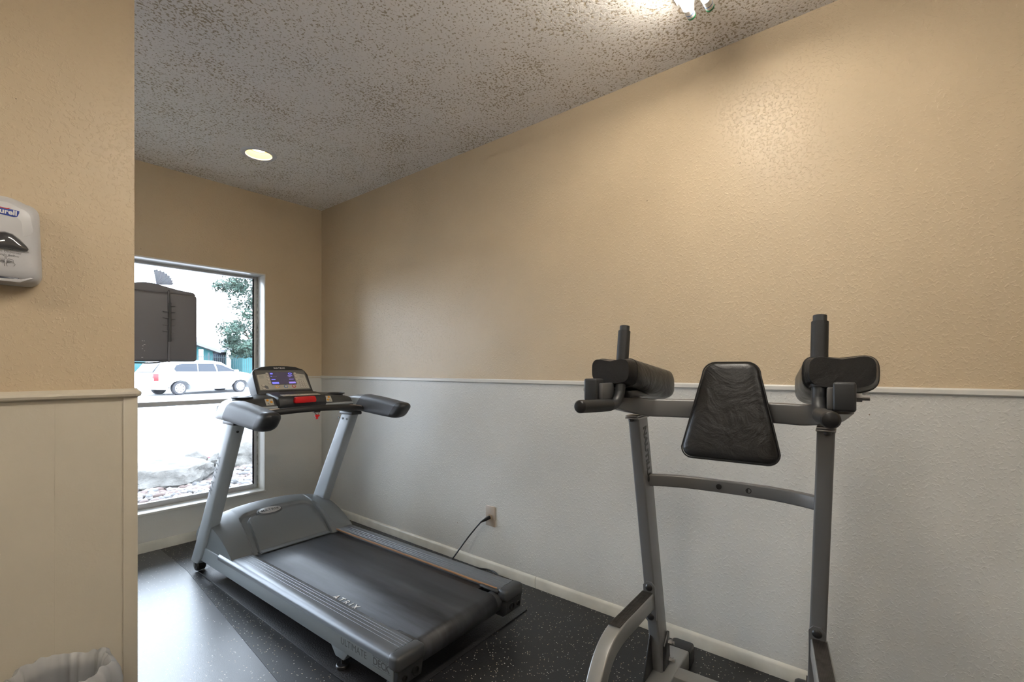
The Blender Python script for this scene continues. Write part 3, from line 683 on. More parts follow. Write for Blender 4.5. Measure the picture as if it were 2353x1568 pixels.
# console body
def yz(pts, x0, x1, name, m_, bev=.004, par=None): b = MB(); b.prism(pts, x0, x1, 'x', bev); return b.build(name, m_, par or T)
rings = []
for x, dz, dy in ((-.36, -.045, -.02), (-.33, -.022, -.012), (-.27, -.006, 0), (-.16, 0, 0), (0, .002, 0), (.16, 0, 0), (.27, -.008, 0), (.33, -.022, -.012), (.36, -.045, -.02)):
    prof = [(1.235, .952), (1.262, .992), (1.275, .998), (1.40, 1.010), (1.44, 1.0), (1.455, .96), (1.43, .925), (1.26, .925), (1.235, .935)]
    rings.append([(x, y+dy, z+dz*(1 if z > .94 else .2)) for y, z in prof])
b = MB(); b.loft(rings); cb = b.build('console_wing', M['dark2'], T, ang=40)
yz([(1.205, .955), (1.215, .992), (1.228, 1.0), (1.33, 1.016), (1.37, 1.02), (1.37, .93), (1.225, .93)], -.137, .137, 'console_pod', M['dark'], .007)
b = MB(); b.prism([(1.226, 1.0015), (1.226, 1.0035), (1.262, 1.0095), (1.262, 1.0075)], -.108, .108, 'x', .0006); lp = b.build('label_strip', M['plate'], T)
rng2 = random.Random(5)
b = MB()
for k in range(9):
    x = -.09+.022*k+rng2.uniform(-.003, .003); y = rng2.choice((1.238, 1.248)); z = 1.0042+(y-1.226)*.1667
    t = MB(); t.lathe([(.0042, 0), (.0042, .0006), (.0034, .0006), (.0034, 0)], 16, False, Matrix.Translation((x, y, z))); b.merge(t)
b.build('label_printing', M['ink_grey'], lp)
b = MB(); b.prism([(-.062, .972), (-.056, .998), (.056, .998), (.063, .978), (.060, .964), (-.058, .962)], 1.188, 1.212, 'y', .004); b.build('stop_bar', M['red'], T)
b = MB(); b.prism([(1.222, .940), (1.226, .951), (1.44, .951), (1.44, .922), (1.25, .918)], -.325, .325, 'x', .003); b.build('lower_tray', M['silver'], T)
# cup holders
for s in (-1, 1):
    t = MB(); t.lathe([(.047, 0), (.050, .006), (.044, .008), (.040, .004), (.038, -.03), (.0001, -.03)], 36, False, Matrix.Translation((s*.272, 1.335, .996)) @ Matrix.Diagonal((1, 1.25, 1, 1))); t.build('cup_holder', M['dark'], T)
# keypads on the wings
for s in (-1, 1):
    e2n = Vector((0, -.83, .56)); u = Vector((1, 0, 0)); v = Vector((0, .56, .83))
    mtx = Matrix((u, v, e2n)).transposed().to_4x4(); mtx.translation = Vector((s*.170, 1.249, .9735))
    b = MB(); b.box(-.021, .021, -.0205, .0205, -.003, .0015, .0012, mtx=mtx); kp = b.build('wing_keypad', M['plate'], T)
    for (a, c_) in ((-.009, .010), (.009, -.001) if s < 0 else (-.004, -.006)):
        if s > 0 and c_ == .010: a, c_ = .006, .011
        t = MB(); t.lathe([(.0066, 0), (.0066, .0018), (.005, .003), (.0001, .0033)], 20, False, mtx @ Matrix.Translation((a, c_, .0012))); t.build('round_button', M['orange'], kp)
    b = MB()
    for q in ([(-.010, -.006), (-.008, -.011), (-.011, -.016)], [(-.008, -.011), (-.004, -.015), (.001, -.015)], [(-.013, -.009), (-.009, -.007), (-.005, -.009)]):
        b.tube([mtx @ Vector((x+(.016 if s > 0 else 0), y, .002)) for x, y in q], circ(.0006, 6), up=(0, 0, 1))
    b.build('runner_symbol', M['ink'], kp)
# safety key
b = MB(); b.tube([(-.037, 1.06, .935), (-.024, 1.058, .915), (-.014, 1.057, .905)], circ(.0011, 6)); b.tube([(.009, 1.06, .935), (.002, 1.058, .915), (-.006, 1.057, .905)], circ(.0011, 6)); b.tube([(-.031, 1.06, .935), (-.020, 1.058, .915), (-.012, 1.057, .905)], circ(.0011, 6)); key = b.build('safety_key_cord', M['black'], T)
b = MB(); b.box(-.022, -.002, 1.050, 1.064, .893, .906, .003); b.box(-.018, -.006, 1.052, 1.062, .882, .895, .003); b.box(-.006, .004, 1.053, 1.060, .898, .905, .002); b.build('safety_key', M['red'], key)
b = MB(); b.box(-.030, .004, 1.045, 1.070, .918, .931, .004); b.build('key_socket', M['dark'], T)
# console head
C0 = Vector((0, 1.410, 1.032)); cu = Vector((1, 0, 0)); cv = Vector((0, .071, .107)).normalized(); cn = cu.cross(cv)
def cm(u=0, v=0, h=0): m_ = Matrix((cu, cv, cn)).transposed().to_4x4(); m_.translation = C0+cu*u+cv*v+cn*h; return m_
PH = .1284; PW = .141
# bezel outline (u,v), arched top
bez = [(-.166, -.030)]+[(-.161, .10), (-.156, .130), (-.140, .146)]+[(-.10, .1565), (-.05, .1615), (0, .163), (.05, .1615), (.10, .1565)]+[(.140, .146), (.156, .130), (.161, .10), (.166, -.030)]
def slab(pts, h0, h1, name, m_, par, bev=.0, uv=(0, 0)):
    b = MB(); b.prism(pts, h0, h1, 'z', bev, 3, mtx=cm(*uv)); return b.build(name, m_, par, ang=50)
head = slab(bez, -.088, -.001, 'console_head', M['dark'], T, .010)
ring_out = bez; 
slab([(-.150, -.006), (-.146, .128), (-.14, .132), (.14, .132), (.146, .128), (.150, -.006)], -.004, .0004, 'console_glass', M['plate_hi'], T, .0)
fp = slab([(-PW-.004, 0), (-PW+.001, .100), (-.09, .1075), (-.0735, .112), (-.0735, .03), (.0735, .03), (.0735, .112), (.09, .1075), (PW-.001, .100), (PW+.004, 0)], -.002, .0009, 'face_plate', M['plate'], T)
scr = emis('lit_screen', (0.025, 0.020, 0.03), 1.0)
scr_o = slab([(-.0725, .036), (-.0715, .118), (.0715, .118), (.0725, .036)], -.001, .0012, 'screen', scr, T)
sb = emis('screen_blue', (0.12, 0.12, 0.75), 1.0); sb2 = emis('screen_violet', (0.18, 0.14, 0.45), .8)
for (u0, u1, v0, v1, mm) in ((-.064, -.050, .104, .112, sb), (-.068, -.030, .038, .050, sb), (.030, .070, .038, .050, sb2), (-.066, -.058, .088, .091, sb), (-.066, -.044, .066, .069, sb), (.034, .062, .090, .093, sb2), (.038, .050, .083, .086, sb2), (.036, .064, .066, .069, sb2), (-.055, -.030, .089, .0905, M['plate'])):
    slab([(u0, v0), (u1, v0), (u1, v1), (u0, v1)], .0010, .0016, 'screen_menu', mm, scr_o)
t = MB(); t.lathe([(.0085, 0), (.0085, .0004), (.0055, .0004), (.0055, 0)], 20, False, cm(.052, .107, .0013) @ Matrix.Diagonal((1.3, .75, 1, 1))); t.build('screen_emblem', sb, scr_o)
text('MATRIX', .0125, M['white'], head, 'console_lettering', tuple(C0+cv*.143+cn*.0002), cu, cv, .0003, align='CENTER', spacing=1.25, bold=.0003, sx=1.25)
def disc(u, v, r, h, m_, name, par, sy=1.0): t = MB(); t.lathe([(r, 0), (r, h), (r*.8, h+.0006), (.0001, h+.0007)], 24, False, cm(u, v, .0009) @ Matrix.Diagonal((1, sy, 1, 1))); return t.build(name, m_, par)
for s in (-1, 1):
    for k in range(4):
        rim = disc(s*.0825, .109-.0213*k, .0088, .0004, M['btn_rim'], 'menu_button', fp, .82); disc(s*.0825, .109-.0213*k, .0078, .0012, M['btn'], 'button_cap', rim, .82)
for u, mm in ((-.046, M['orange']), (.004, M['blue']), (.052, M['red'])):
    rim = disc(u, .0185, .0115, .0006, mm, 'ring_button', fp, .9); disc(u, .0185, .0080, .0012, M['btn'], 'button_cap', rim, .9); disc(u, .0185, .003, .0024, M['ink_grey'], 'button_mark', rim, .5)
for v in (.028, .008):
    rim = disc(-.122, v, .0092, .0006, M['btn_rim'], 'fan_button', fp, .82); disc(-.122, v, .0082, .0012, M['btn'], 'button_cap', rim, .82)
slab([(-.118, .012), (-.118, .026), (-.108, .029), (-.098, .022), (-.096, .006), (-.108, .006)], .0009, .0014, 'fan_mark', M['ink_grey'], fp)
for r_ in range(4):
    for c_ in range(3): 
        rim = disc(.098+.0145*c_, .050-.0125*r_, .0060, .0004, M['btn_rim'], 'number_button', fp, .85); disc(.098+.0145*c_, .050-.0125*r_, .0052, .0010, M['btn'], 'button_cap', rim, .85)
b = MB()
for k in range(5):
    for s in (-1, 1): b.box(s*.118-.013, s*.118+.013, .094-.004*k, .0951-.004*k, .0009, .0012, mtx=cm())
b.box(.09, .112, .062, .0632, .0009, .0012, mtx=cm()); b.build('printed_notes', M['ink_grey'], fp)
b = MB(); b.prism([(-.05, -.024), (-.045, -.012), (.045, -.012), (.05, -.024)], -.001, .004, 'z', .001, mtx=cm())
b.build('console_port_panel', M['dark'], T)

# ================================================================ DIP STATION
D = empty('dip_station', (1.649, .414, 0), R(3.7), 'dark grey metal dip and knee raise station with black padded back and arm rests', 'exercise machine')
def post_x(z): return .0405-.157*z
def post_w(z): return .2325+.0365*z
SQ = rrect(.0385, .085, .006, 3)
for s in (-1, 1):
    w0 = .243
    b = MB(); b.tube([(post_x(.070), s*post_w(.070), .070), (post_x(.990), s*post_w(.990), .990)], rrect(.0385 if s > 0 else .042, .085, .006, 3), up=(1, 0, .2)); post = b.build('post', M['gun'], D)
    # splayed foot tube and rubber end
    a = Vector((.185, s*.212, .0375)); c_ = Vector((-.28, s*.225, .0375))
    b = MB(); b.tube([a, c_], rrect(.078, .070, .006, 3)); b.build('foot_tube', M['gun_l'], D)
    d = (a-c_).normalized()
    b = MB(); b.tube([a-d*.012, a+d*.0, a+d*.045, a+d*.058], rrect(.086, .074, .010, 3), scale=[1, 1.0, .98, .86]); b.build('rubber_foot', M['black'], D)
    b = MB(); b.tube([c_+d*.012, c_-d*.05], rrect(.086, .074, .010, 3)); b.build('rubber_foot', M['black'], D)
    # gusset in front of the post, bolt plate on its inner side
    b = MB(); b.prism([(post_x(.20)-.040, .215), (post_x(.07)-.040, .073), (post_x(.07)-.135, .073)], s*.253-.003, s*.253+.003, 'y', .001); b.build('gusset', M['black'], D)
    yi = s*(post_w(.13)-.0185)
    b = MB(); b.prism([(-.004, .074), (.066, .074), (.057, .190), (.046, .197), (.002, .160)], min(yi, yi-s*.006), max(yi, yi-s*.006), 'y', .001); bp = b.build('bolt_plate', M['black'], D)
    for z in (.088, .156):
        b = MB(); xb = .059-(z-.085)*.13; b.cyl((xb, yi-s*.006, z), (xb, yi-s*.018, z), .010, 6); b.cyl((xb, yi-s*.018, z), (xb, yi-s*.026, z), .006, 12); b.build('hex_nut', M['steel'], bp)
    # top plate under the U frame
    xt = post_x(.99); wt = s*post_w(.99)
    b = MB(); b.box(xt-.058, xt+.05, wt-.023, wt+.023, .985, .990, .001); b.box(xt-.060, xt+.055, wt-.021, wt+.021, .992, .997, .001); b.build('joint_plate', M['steel'], D)
    b = MB(); b.cyl((xt-.050, wt+.004*s, .976), (xt-.050, wt+.004*s, .986), .009, 12, bev=.002); b.build('bolt', M['black'], D)
    # step arm
    zb = .37
    wx = .252 if s > 0 else .2505
    def sp(x): return wx+(.033 if s > 0 else .115)*(-x-.06)
    pth = smooth_path([(x, s*sp(x), z) for x, z in ((-.052, zb-.028), (-.20, zb-.028), (-.330, zb-.030), (-.410, zb-.062), (-.465, zb-.135), (-.494, zb-.23), (-.503, .037))], 5)
    b = MB(); 
    rings = []
    P_ = [Vector(p) for p in pth]
    for i, p in enumerate(P_):
        t0 = (P_[min(i+1, len(P_)-1)]-P_[max(i-1, 0)]).normalized(); sd_ = Vector((0, 1, 0)); u_ = sd_.cross(t0).normalized()
        rings.append([tuple(p+sd_*q[0]+u_*q[1]) for q in rrect(.044, .056, .005, 3)])
    b.loft(rings); st = b.build('step', M['gun_l'], D)
    b = MB(); b.tube([P_[-1]+Vector((0, 0, .015)), P_[-1]-Vector((0, 0, .037))], rrect(.056, .060, .01, 3), up=(1, 0, 0)); b.build('step_foot', M['black'], st)
    # tread
    b = MB(); b.prism([(-.066, s*sp(-.066)-.018), (-.066, s*sp(-.066)+.018), (-.335, s*sp(-.335)+.018), (-.335, s*sp(-.335)-.018)], zb-.0005, zb+.0022, 'z', .0005)
    nr = 9
    for k in range(nr):
        o_ = -.0155+.031*k/(nr-1)
        b.prism([(-.068, s*sp(-.068)+o_-.0008), (-.068, s*sp(-.068)+o_+.0008), (-.333, s*sp(-.333)+o_+.0008), (-.333, s*sp(-.333)+o_-.0008)], zb+.002, zb+.0034, 'z')
    b.build('step_tread', mat('dusty_black_rubber_tread', (.035, .03, .027), .6, var=.5, vscale=60), st)
    # bracket on the front of the post
    def fx(z): return post_x(z)-.0435
    zt, zbm = .411, .262
    ww = s*post_w(.35)
    oct_ = [(-.0205, zbm+.01), (-.011, zbm), (.011, zbm), (.0205, zbm+.01), (.0205, zt-.014), (.010, zt), (-.010, zt), (-.0205, zt-.014)]
    b = MB(); v0 = [(fx(z), ww+y, z) for y, z in oct_]; v1 = [(fx(z)-.006, ww+y, z) for y, z in oct_]
    b.loft([v0, v1]); br = b.build('step_bracket', M['gun'], st)
    for z in (.391, .282):
        b = MB(); t = MB(); t.lathe([(.0125, 0), (.0125, .002), (.010, .005), (.005, .0065), (.0001, .0068)], 20, False, Matrix.Translation((fx(z)-.006, ww, z)) @ Matrix.Rotation(-PI/2, 4, 'Y')); b.merge(t); b.build('bolt', M['black'], br)
# base cross tube
b = MB(); b.box(-.005, .062, -.185, .185, .006, .070, .005); b.build('cross_tube', M['gun_l'], D)
# lower bowed bar with two holes
pts = smooth_path([(-.066, .247, .766), (-.040, .19, .766), (-.022, .11, .766), (-.018, 0, .766), (-.022, -.11, .766), (-.040, -.19, .766), (-.066, -.247, .766)], 5)
b = MB(); b.tube(pts, rrect(.024, .040, .004, 3)); lb = b.build('brace_bar', M['gun'], D)
for yy in (.026, -.062):
    b = MB(); t = MB(); t.lathe([(.0085, 0), (.0085, .0018), (.0062, .0018), (.0060, .0003), (.0001, .0003)], 20, False, Matrix.Translation((-.0305, yy, .766)) @ Matrix.Rotation(-PI/2, 4, 'Y')); b.merge(t)
    b.build('bar_hole', mat('drilled_hole', (.015, .015, .015), .6), lb)
text('NAUTILUS', .040, M['black'], D, 'post_lettering', (post_x(.955)-.010, post_w(.955)-.0197, .955), (.157, -.0365, -1), (1, 0, .157), .0004, bold=.0016, spacing=1.0, sx=1.05)
# U frame
def uf(x): return 1.024+max(0, (-.13-x))*.24
pc = [(-.355, .306), (-.29, .297), (-.22, .284), (-.165, .262), (-.130, .222), (-.112, .165), (-.100, .08), (-.096, 0)]
pc = pc+[(x, -w) for x, w in pc[::-1][1:]]
pts = smooth_path([(x, w, uf(x)) for x, w in pc], 5)
b = MB(); b.tube(pts, rrect(.042, .058, .005, 3)); b.build('upper_frame', M['gun'], D, ang=40)
# back pad (trapezoid with rounded corners), puffy
def pad_rings(outl_, depth, axis_o, n_):
    pass
hw_t, hw_b, zt, zb = .078, .130, 1.172, .888
def trap(k, inset):
    pts = []
    cs = [(hw_t-inset, zt-inset, .036-inset*.5, 0), (-(hw_t-inset), zt-inset, .036-inset*.5, 90), (-(hw_b-inset), zb+inset, .030-inset*.3, 180), (hw_b-inset, zb+inset, .030-inset*.3, 270)]
    for cx, cz_, r_, a0 in cs:
        sx_ = 1 if cx > 0 else -1; sz_ = 1 if cz_ > 1 else -1
        for i in range(7):
            a = R(a0+90*i/6); pts.append((cx-sx_*r_+r_*math.cos(a), cz_-sz_*r_+r_*math.sin(a)))
    return pts
rings = []
for dx, ins in ((0, .006), (-.004, .001), (-.016, 0), (-.030, .0005), (-.038, .004), (-.042, .010), (-.044, .022), (-.0455, .04)):
    rings.append([(-.158+dx+(z-1.04)*.16, -.036+w, z) for w, z in trap(0, ins)])
b = MB(); b.loft(rings); bp = b.build('back_pad', M['leather'], D, ang=60)
b = MB(); ring_ = [( -.194+(z-1.04)*.16, -.036+w, z) for w, z in trap(0, -.0005)]
ring_.append(ring_[0]); b.tube(ring_, circ(.0022, 6), up=(1, 0, 0), cap=False); b.build('piping', M['black'], bp)
b = MB(); b.box(-.165, -.116, -.06, -.01, .99, 1.055, .003); b.build('pad_mount', M['gun'], D)
# arm pads
def arm_pad(s):
    x0, x1 = -.312, .020
    def cen(t): return (.285-.046*t) if s > 0 else -(.304-.052*t)
    W0 = .145 if s > 0 else .156
    rings = []
    K = 11
    for i in range(K):
        t = i/(K-1); x = x0+(x1-x0)*t; zc = 1.147-.054*t
        k = 1.0
        e_ = min(t, 1-t)*(x1-x0)
        rr_ = .022
        if e_ < rr_: k = 1-(1-math.sqrt(max(0, 1-(1-e_/rr_)**2)))*.16
        w, h = W0*k*(1-.10*t), (.092+.016*t)*k
        sec_ = []
        for q in range(36):
            a = 2*PI*q/36; ca, sa = math.cos(a), math.sin(a)
            yy = w/2*math.copysign(abs(ca)**.62, ca); zz = h/2*math.copysign(abs(sa)**.62, sa)
            if sa > 0: zz += -.013*math.cos(yy/(w/2)*PI/2)**2+.004
            sec_.append((x, cen(t)+yy, zc+zz))
        rings.append(sec_)
    b = MB(); b.loft(rings); p_ = b.build('arm_pad', M['leather'], D, ang=60)
    # stitched seam around the front face
    fr = [Vector(v)+Vector((-.000, 0, 0)) for v in rings[1]]; fr.append(fr[0])
    b = MB(); b.tube([tuple(v) for v in fr], circ(.0012, 6), up=(1, 0, 0), cap=False); b.build('seam', M['black'], p_)
    if s > 0:
        # torn cover showing on the inner back side
        b = MB()
        rg = random.Random(11)
        for k in range(5):
            t = .60+.05*k; x = x0+(x1-x0)*t; y = cen(t)-s*.0635*(1-.10*t); z = 1.146-.046*t
            pts_ = [(x-.012, y, z+.026-.008*k), (x+.006, y-.001, z+.03-.012*k), (x+.010, y, z-.012-.004*k), (x-.004, y, z-.022)]
            b.prism([(p[0], p[2]) for p in pts_], y-.0025, y+.001, 'y', .0006)
        b.build('torn_patch', mat('exposed_padding', (.10, .09, .08), .35), p_)
    b = MB(); b.box(x0+.04, x1-.10, cen(.5)-.030, cen(.5)+.030, 1.062, 1.085, .002)
    pm = b.build('pad_plate', M['black'], D)
    # struts between plate and frame arm
    return p_
for s in (-1, 1): arm_pad(s)
for s in (-1, 1):
    b = MB(); b.box(-.28, -.20, s*.285-.018, s*.285+.018, 1.045, 1.10, .003); b.build('pad_strut', M['gun'], D)
    # square plastic cover closing the frame arm
    b = MB(); b.box(-.402, -.352, s*.309-.0215, s*.309+.0215, 1.058, 1.124, .006, 3); b.build('frame_end_cap', M['black'] if False else M['dark'], D)
    # handle: upright grip, elbow, forward grip
    hp = smooth_path([(-.257, s*.2587, 1.288), (-.275, s*.258, 1.20), (-.295, s*.2575, 1.10), (-.302, s*.258, 1.075), (-.318, s*.2595, 1.054), (-.345, s*.263, 1.044), (-.43, s*.275, 1.046), (-.513, s*.286, 1.049)], 6)
    b = MB(); b.tube(hp, circ(.0155, 22), up=(0, 1, 0)); h = b.build('handle', M['dark'], D)
    b = MB(); b.tube([(-.2605, s*.2587, 1.272), (-.275, s*.258, 1.20), (-.2935, s*.2575, 1.107)], circ(.0190, 24), up=(0, 1, 0)); b.build('upright_grip', M['foam'], h)
    b = MB(); b.tube([(-.362, s*.2655, 1.0445), (-.43, s*.275, 1.046), (-.510, s*.2856, 1.0489)], circ(.0185, 24), up=(0, 0, 1)); b.build('forward_grip', M['foam'], h)
    t = MB(); t.lathe([(.0185, 0), (.0185, .003), (.015, .008), (.007, .0105), (.0001, .011)], 24, False, Matrix.Translation((-.510, s*.2856, 1.0489)) @ Matrix.Rotation(-PI/2-s*.0, 4, 'Y')); t.build('end_plug', M['black'], h)
    # bolt through handle bracket
    b = MB(); b.cyl((-.37, s*.288, 1.086), (-.37, s*.280, 1.086), .0085, 18, bev=.002); b.build('bolt', M['steel'], D)
    b = MB(); b.box(-.385, -.30, min(s*.276, s*.288), max(s*.276, s*.288), 1.062, 1.11, .002) ; b.build('handle_bracket', M['gun'], D)
    b = MB(); b.cyl((-.345, s*.328, 1.088), (-.345, s*.342, 1.088), .011, 6); b.cyl((-.345, s*.342, 1.088), (-.345, s*.356, 1.088), .0065, 12); b.build('hex_nut', M['steel'], D)

# ================================================================ OUTSIDE
g = -.2
grav_bed = mat('gravel_ground', (.12, .11, .105), .9, bump=.8, bscale=40, bdist=.02, var=.3, vscale=30)
b = MB(); b.box(-14, 22, YB+.17, 7.14, -.4, -.06); struct(b.build('ground', grav_bed))
asph = mat('pale_asphalt', (.32, .32, .325), .85, bump=.4, bscale=90, bdist=.01, var=.1, vscale=1.5)  # pale grey, raised to bounce more light up to the ceiling
b = MB(); b.prism([(7.14, -.5), (7.14, g+.08), (10.4, g+.04), (14, g), (29, g), (33, .16), (33, -.5)], -30, 60, 'x'); struct(b.build('ground', asph))
b = MB(); b.prism([(33.1, -.5), (33.1, .30), (40, .62), (70, .70), (70, -.5)], -30, 80, 'x'); struct(b.build('ground', mat('mulched_bank', (.07, .045, .04), .95, var=.5, vscale=3)))
redc = mat('red_painted_kerb', (.30, .015, .03), .7, var=.3, vscale=8)
b = MB(); b.box(-14, 22, 7.14, 7.26, -.25, -.05, .01); tag(b.build('kerb', redc), 'red painted kerb just beyond the boulders', 'kerb')
b = MB(); b.box(-30, 60, 32.95, 33.12, -.1, .32, .02); tag(b.build('kerb', redc), 'red painted kerb on the far side of the street', 'kerb')
# boulders
def rock(name, loc, dims, seed, m_, label, sub=4):
    bm = bmesh.new(); bmesh.ops.create_icosphere(bm, subdivisions=sub, radius=1); rg = random.Random(seed)
    cuts = [(Vector((rg.gauss(0, 1), rg.gauss(0, 1), rg.gauss(0, 1))).normalized(), rg.uniform(.55, .9)) for _ in range(14)]
    from mathutils import noise
    for v in bm.verts:
        for nn_, d in cuts:
            e_ = v.co.dot(nn_)-d
            if e_ > 0: v.co -= nn_*e_*.85
        v.co += v.co.normalized()*.10*noise.noise(v.co*3+Vector((seed, 0, 0)))+v.co.normalized()*.04*noise.noise(v.co*9+Vector((seed, 0, 0)))
        v.co = Vector((v.co.x*dims[0], v.co.y*dims[1], v.co.z*dims[2]))
    x = MB(); x.bm.free(); x.bm = bm
    o = x.build(name, m_, ang=30, loc=loc, rot=(0, 0, rg.uniform(-.2, .2)))
    if label: tag(o, label, 'rock')
    return o
rk = mat('weathered_granite', (.088, .085, .08), .9, bump=.9, bscale=14, bdist=.03, var=.35, vscale=7)
rock('boulder', (1.60, 5.95, .02), (.50, .42, .22), 5, rk, 'large grey boulder outside the window, left of the treadmill upright')
rock('boulder', (2.52, 6.45, .06), (.52, .45, .27), 9, rk, 'large pale boulder outside the window, right of the treadmill upright')
rock('boulder', (2.03, 6.72, .0), (.16, .14, .12), 12, rk, 'small brown rock wedged between the two large boulders')
rock('boulder', (7.9, 31.6, .35), (.9, .6, .45), 15, rk, 'pale rock beside the far kerb behind the parked van')
# gravel: one mesh of many stones
bm = bmesh.new(); rg = random.Random(21)
cols = [mat('river_stone_pink', (.09, .065, .06), .8), mat('river_stone_grey', (.085, .085, .09), .8), mat('river_stone_pale', (.16, .15, .15), .8)]
base_v = []
tmp = bmesh.new(); bmesh.ops.create_icosphere(tmp, subdivisions=1, radius=1); bv = [v.co.copy() for v in tmp.verts]; bf = [[v.index for v in f.verts] for f in tmp.faces]; tmp.free()
for k in range(2600):
    x = rg.uniform(.6, 3.2); y = rg.uniform(4.3, 6.9)
    if not (.17*y < x < .52*y) or any(((x-cx_)/a_)**2+((y-cy_)/b_)**2 < 1 for cx_, cy_, a_, b_ in ((1.6, 5.95, .46, .38), (2.52, 6.45, .48, .41), (2.03, 6.72, .15, .12))): continue
    sx_, sy_, sz_ = rg.uniform(.025, .07), rg.uniform(.02, .05), rg.uniform(.015, .035); a = rg.uniform(0, PI); mi = rg.choice((0, 1, 2, 2))
    vv = []
    for c_ in bv:
        p = Vector((c_.x*sx_, c_.y*sy_, c_.z*sz_))*rg.uniform(.85, 1.1)
        vv.append(bm.verts.new((x+p.x*math.cos(a)-p.y*math.sin(a), y+p.x*math.sin(a)+p.y*math.cos(a), -.055+sz_*.5+p.z)))
    for f in bf:
        ff = bm.faces.new([vv[i] for i in f]); ff.material_index = mi
x = MB(); x.bm.free(); x.bm = bm
tag(x.build('gravel', cols, ang=60), 'pink and grey river stones spread around the boulders outside', 'gravel', kind='stuff')
# van
V = empty('minivan', (7.95-.3, 27.5, g), R(15), 'white minivan parked across the street beyond the window', 'car')
vw = mat('white_car_paint', (.5, .52, .54), .25, coat=.6); vg = mat('tinted_car_glass', (.02, .025, .035), .35, spec=.3); tire = mat('tyre_rubber', (.03, .03, .035), .8)
VW = 1.9
low = [(-1.22, .42), (-1.24, .78), (-1.17, .95), (-1.10, 1.12), (3.05, 1.16), (3.6, 1.08), (4.05, .92), (4.25, .68), (4.22, .35), (3.75, .24), (3.72, .45), (3.5, .68), (3.2, .74), (2.9, .68), (2.68, .45), (2.62, .24), (.58, .24), (.52, .48), (.3, .70), (0, .77), (-.3, .70), (-.52, .48), (-.6, .27), (-1.05, .30)]
b = MB(); b.prism(low, 0, VW, 'y', .03); b.build('body', vw, V)
cab = [(-1.10, 1.10), (-.72, 1.62), (-.5, 1.70), (.6, 1.76), (1.7, 1.74), (2.2, 1.66), (3.08, 1.15)]
def cabr(y, k): return [(x, y, 1.10+(z-1.10)*k) for x, z in cab]
b = MB(); b.loft([cabr(.02, .3), cabr(.10, .85), cabr(.17, 1.0), cabr(VW-.17, 1.0), cabr(VW-.10, .85), cabr(VW-.02, .3)]); b.build('cabin', vw, V, ang=40)
def swin(pts, name):
    b = MB(); b.loft([[(x, -.008+max(0, (z-1.28)*.242), z) for x, z in pts], [(x, .10+max(0, (z-1.28)*.242), z) for x, z in pts]]); b.build(name, vg, V)
swin([(-.18, 1.18), (-.28, 1.30), (-.15, 1.50), (.1, 1.56), (.85, 1.58), (.85, 1.17)], 'rear_side_window'); swin([(.90, 1.17), (.90, 1.58), (1.72, 1.58), (1.85, 1.17)], 'middle_side_window'); swin([(1.92, 1.17), (1.84, 1.56), (2.1, 1.54), (2.9, 1.19)], 'front_side_window')
b = MB(); b.loft([[(-1.118, .25, 1.16), (-1.118, VW-.25, 1.16), (-.76, VW-.3, 1.60), (-.76, .3, 1.60)], [(-1.07, .25, 1.14), (-1.07, VW-.25, 1.14), (-.71, VW-.3, 1.58), (-.71, .3, 1.58)]]); b.build('rear_window', vg, V)
b = MB(); b.box(-1.20, -.98, -.012, .16, .72, 1.08, .02); b.build('tail_light', M['red'], V)
b = MB(); b.box(-1.255, -1.235, .55, 1.1, .78, .92, .005); b.build('number_plate', M['ink_grey'], V)
b = MB(); b.box(2.82, 3.0, -.13, .02, 1.12, 1.26, .02); b.build('wing_mirror', vw, V)
b = MB(); b.box(-.3, .8, .25, .30, 1.75, 1.80, .01); b.build('roof_rack', M['dark2'], V)
for wx_ in (0, 3.2):
    for yy in (.02, VW-.24):
        b = MB(); b.cyl((wx_, yy, .34), (wx_, yy+.22, .34), .34, 36, bev=.03); w_ = b.build('wheel', tire, V)
        if yy < 1:
            b = MB()
            b.cyl((wx_, yy-.012, .34), (wx_, yy+.01, .34), .07, 16)
            t = MB(); t.lathe([(.235, 0), (.235, .016), (.205, .016), (.20, 0)], 32, False, Matrix.Translation((wx_, yy+.004, .34)) @ Matrix.Rotation(PI/2, 4, 'X')); b.merge(t)
            for k in range(7):
                a = 2*PI*k/7; c1, s1 = math.cos(a), math.sin(a); px_, pz_ = -s1, c1
                b.loft([[(wx_+c1*.04+px_*.035*q, yy+d_, .34+s1*.04+pz_*.035*q) for q, d_ in ((-1, -.010), (1, -.010), (1, .006), (-1, .006))], [(wx_+c1*.21+px_*.055*q, yy+d_, .34+s1*.21+pz_*.055*q) for q, d_ in ((-1, -.008), (1, -.008), (1, .006), (-1, .006))]])
            b.build('hubcap', mat('silver_hubcap', (.6, .62, .65), .3, .3), w_)
# fence
Fe = empty('metal_fence', (9, 38.0, .5), 0, 'tall thin bar metal fence in front of the teal building', 'fence')
fm = mat('dark_fence_paint', (.06, .09, .10), .6)
b = MB()
b.box(-6, 16, -.02, .02, 1.42, 1.46); b.box(-6, 16, -.02, .02, .25, .29)
for k in range(int(22/.13)): b.box(-6+.13*k-.009, -6+.13*k+.009, -.01, .01, .05, 1.6)
b.build('bar_panel', fm, Fe)
for k in range(8):
    b = MB(); b.box(-6+3.1*k-.04, -6+3.1*k+.04, -.04, .04, 0, 1.75); b.build('fence_post', fm, Fe)
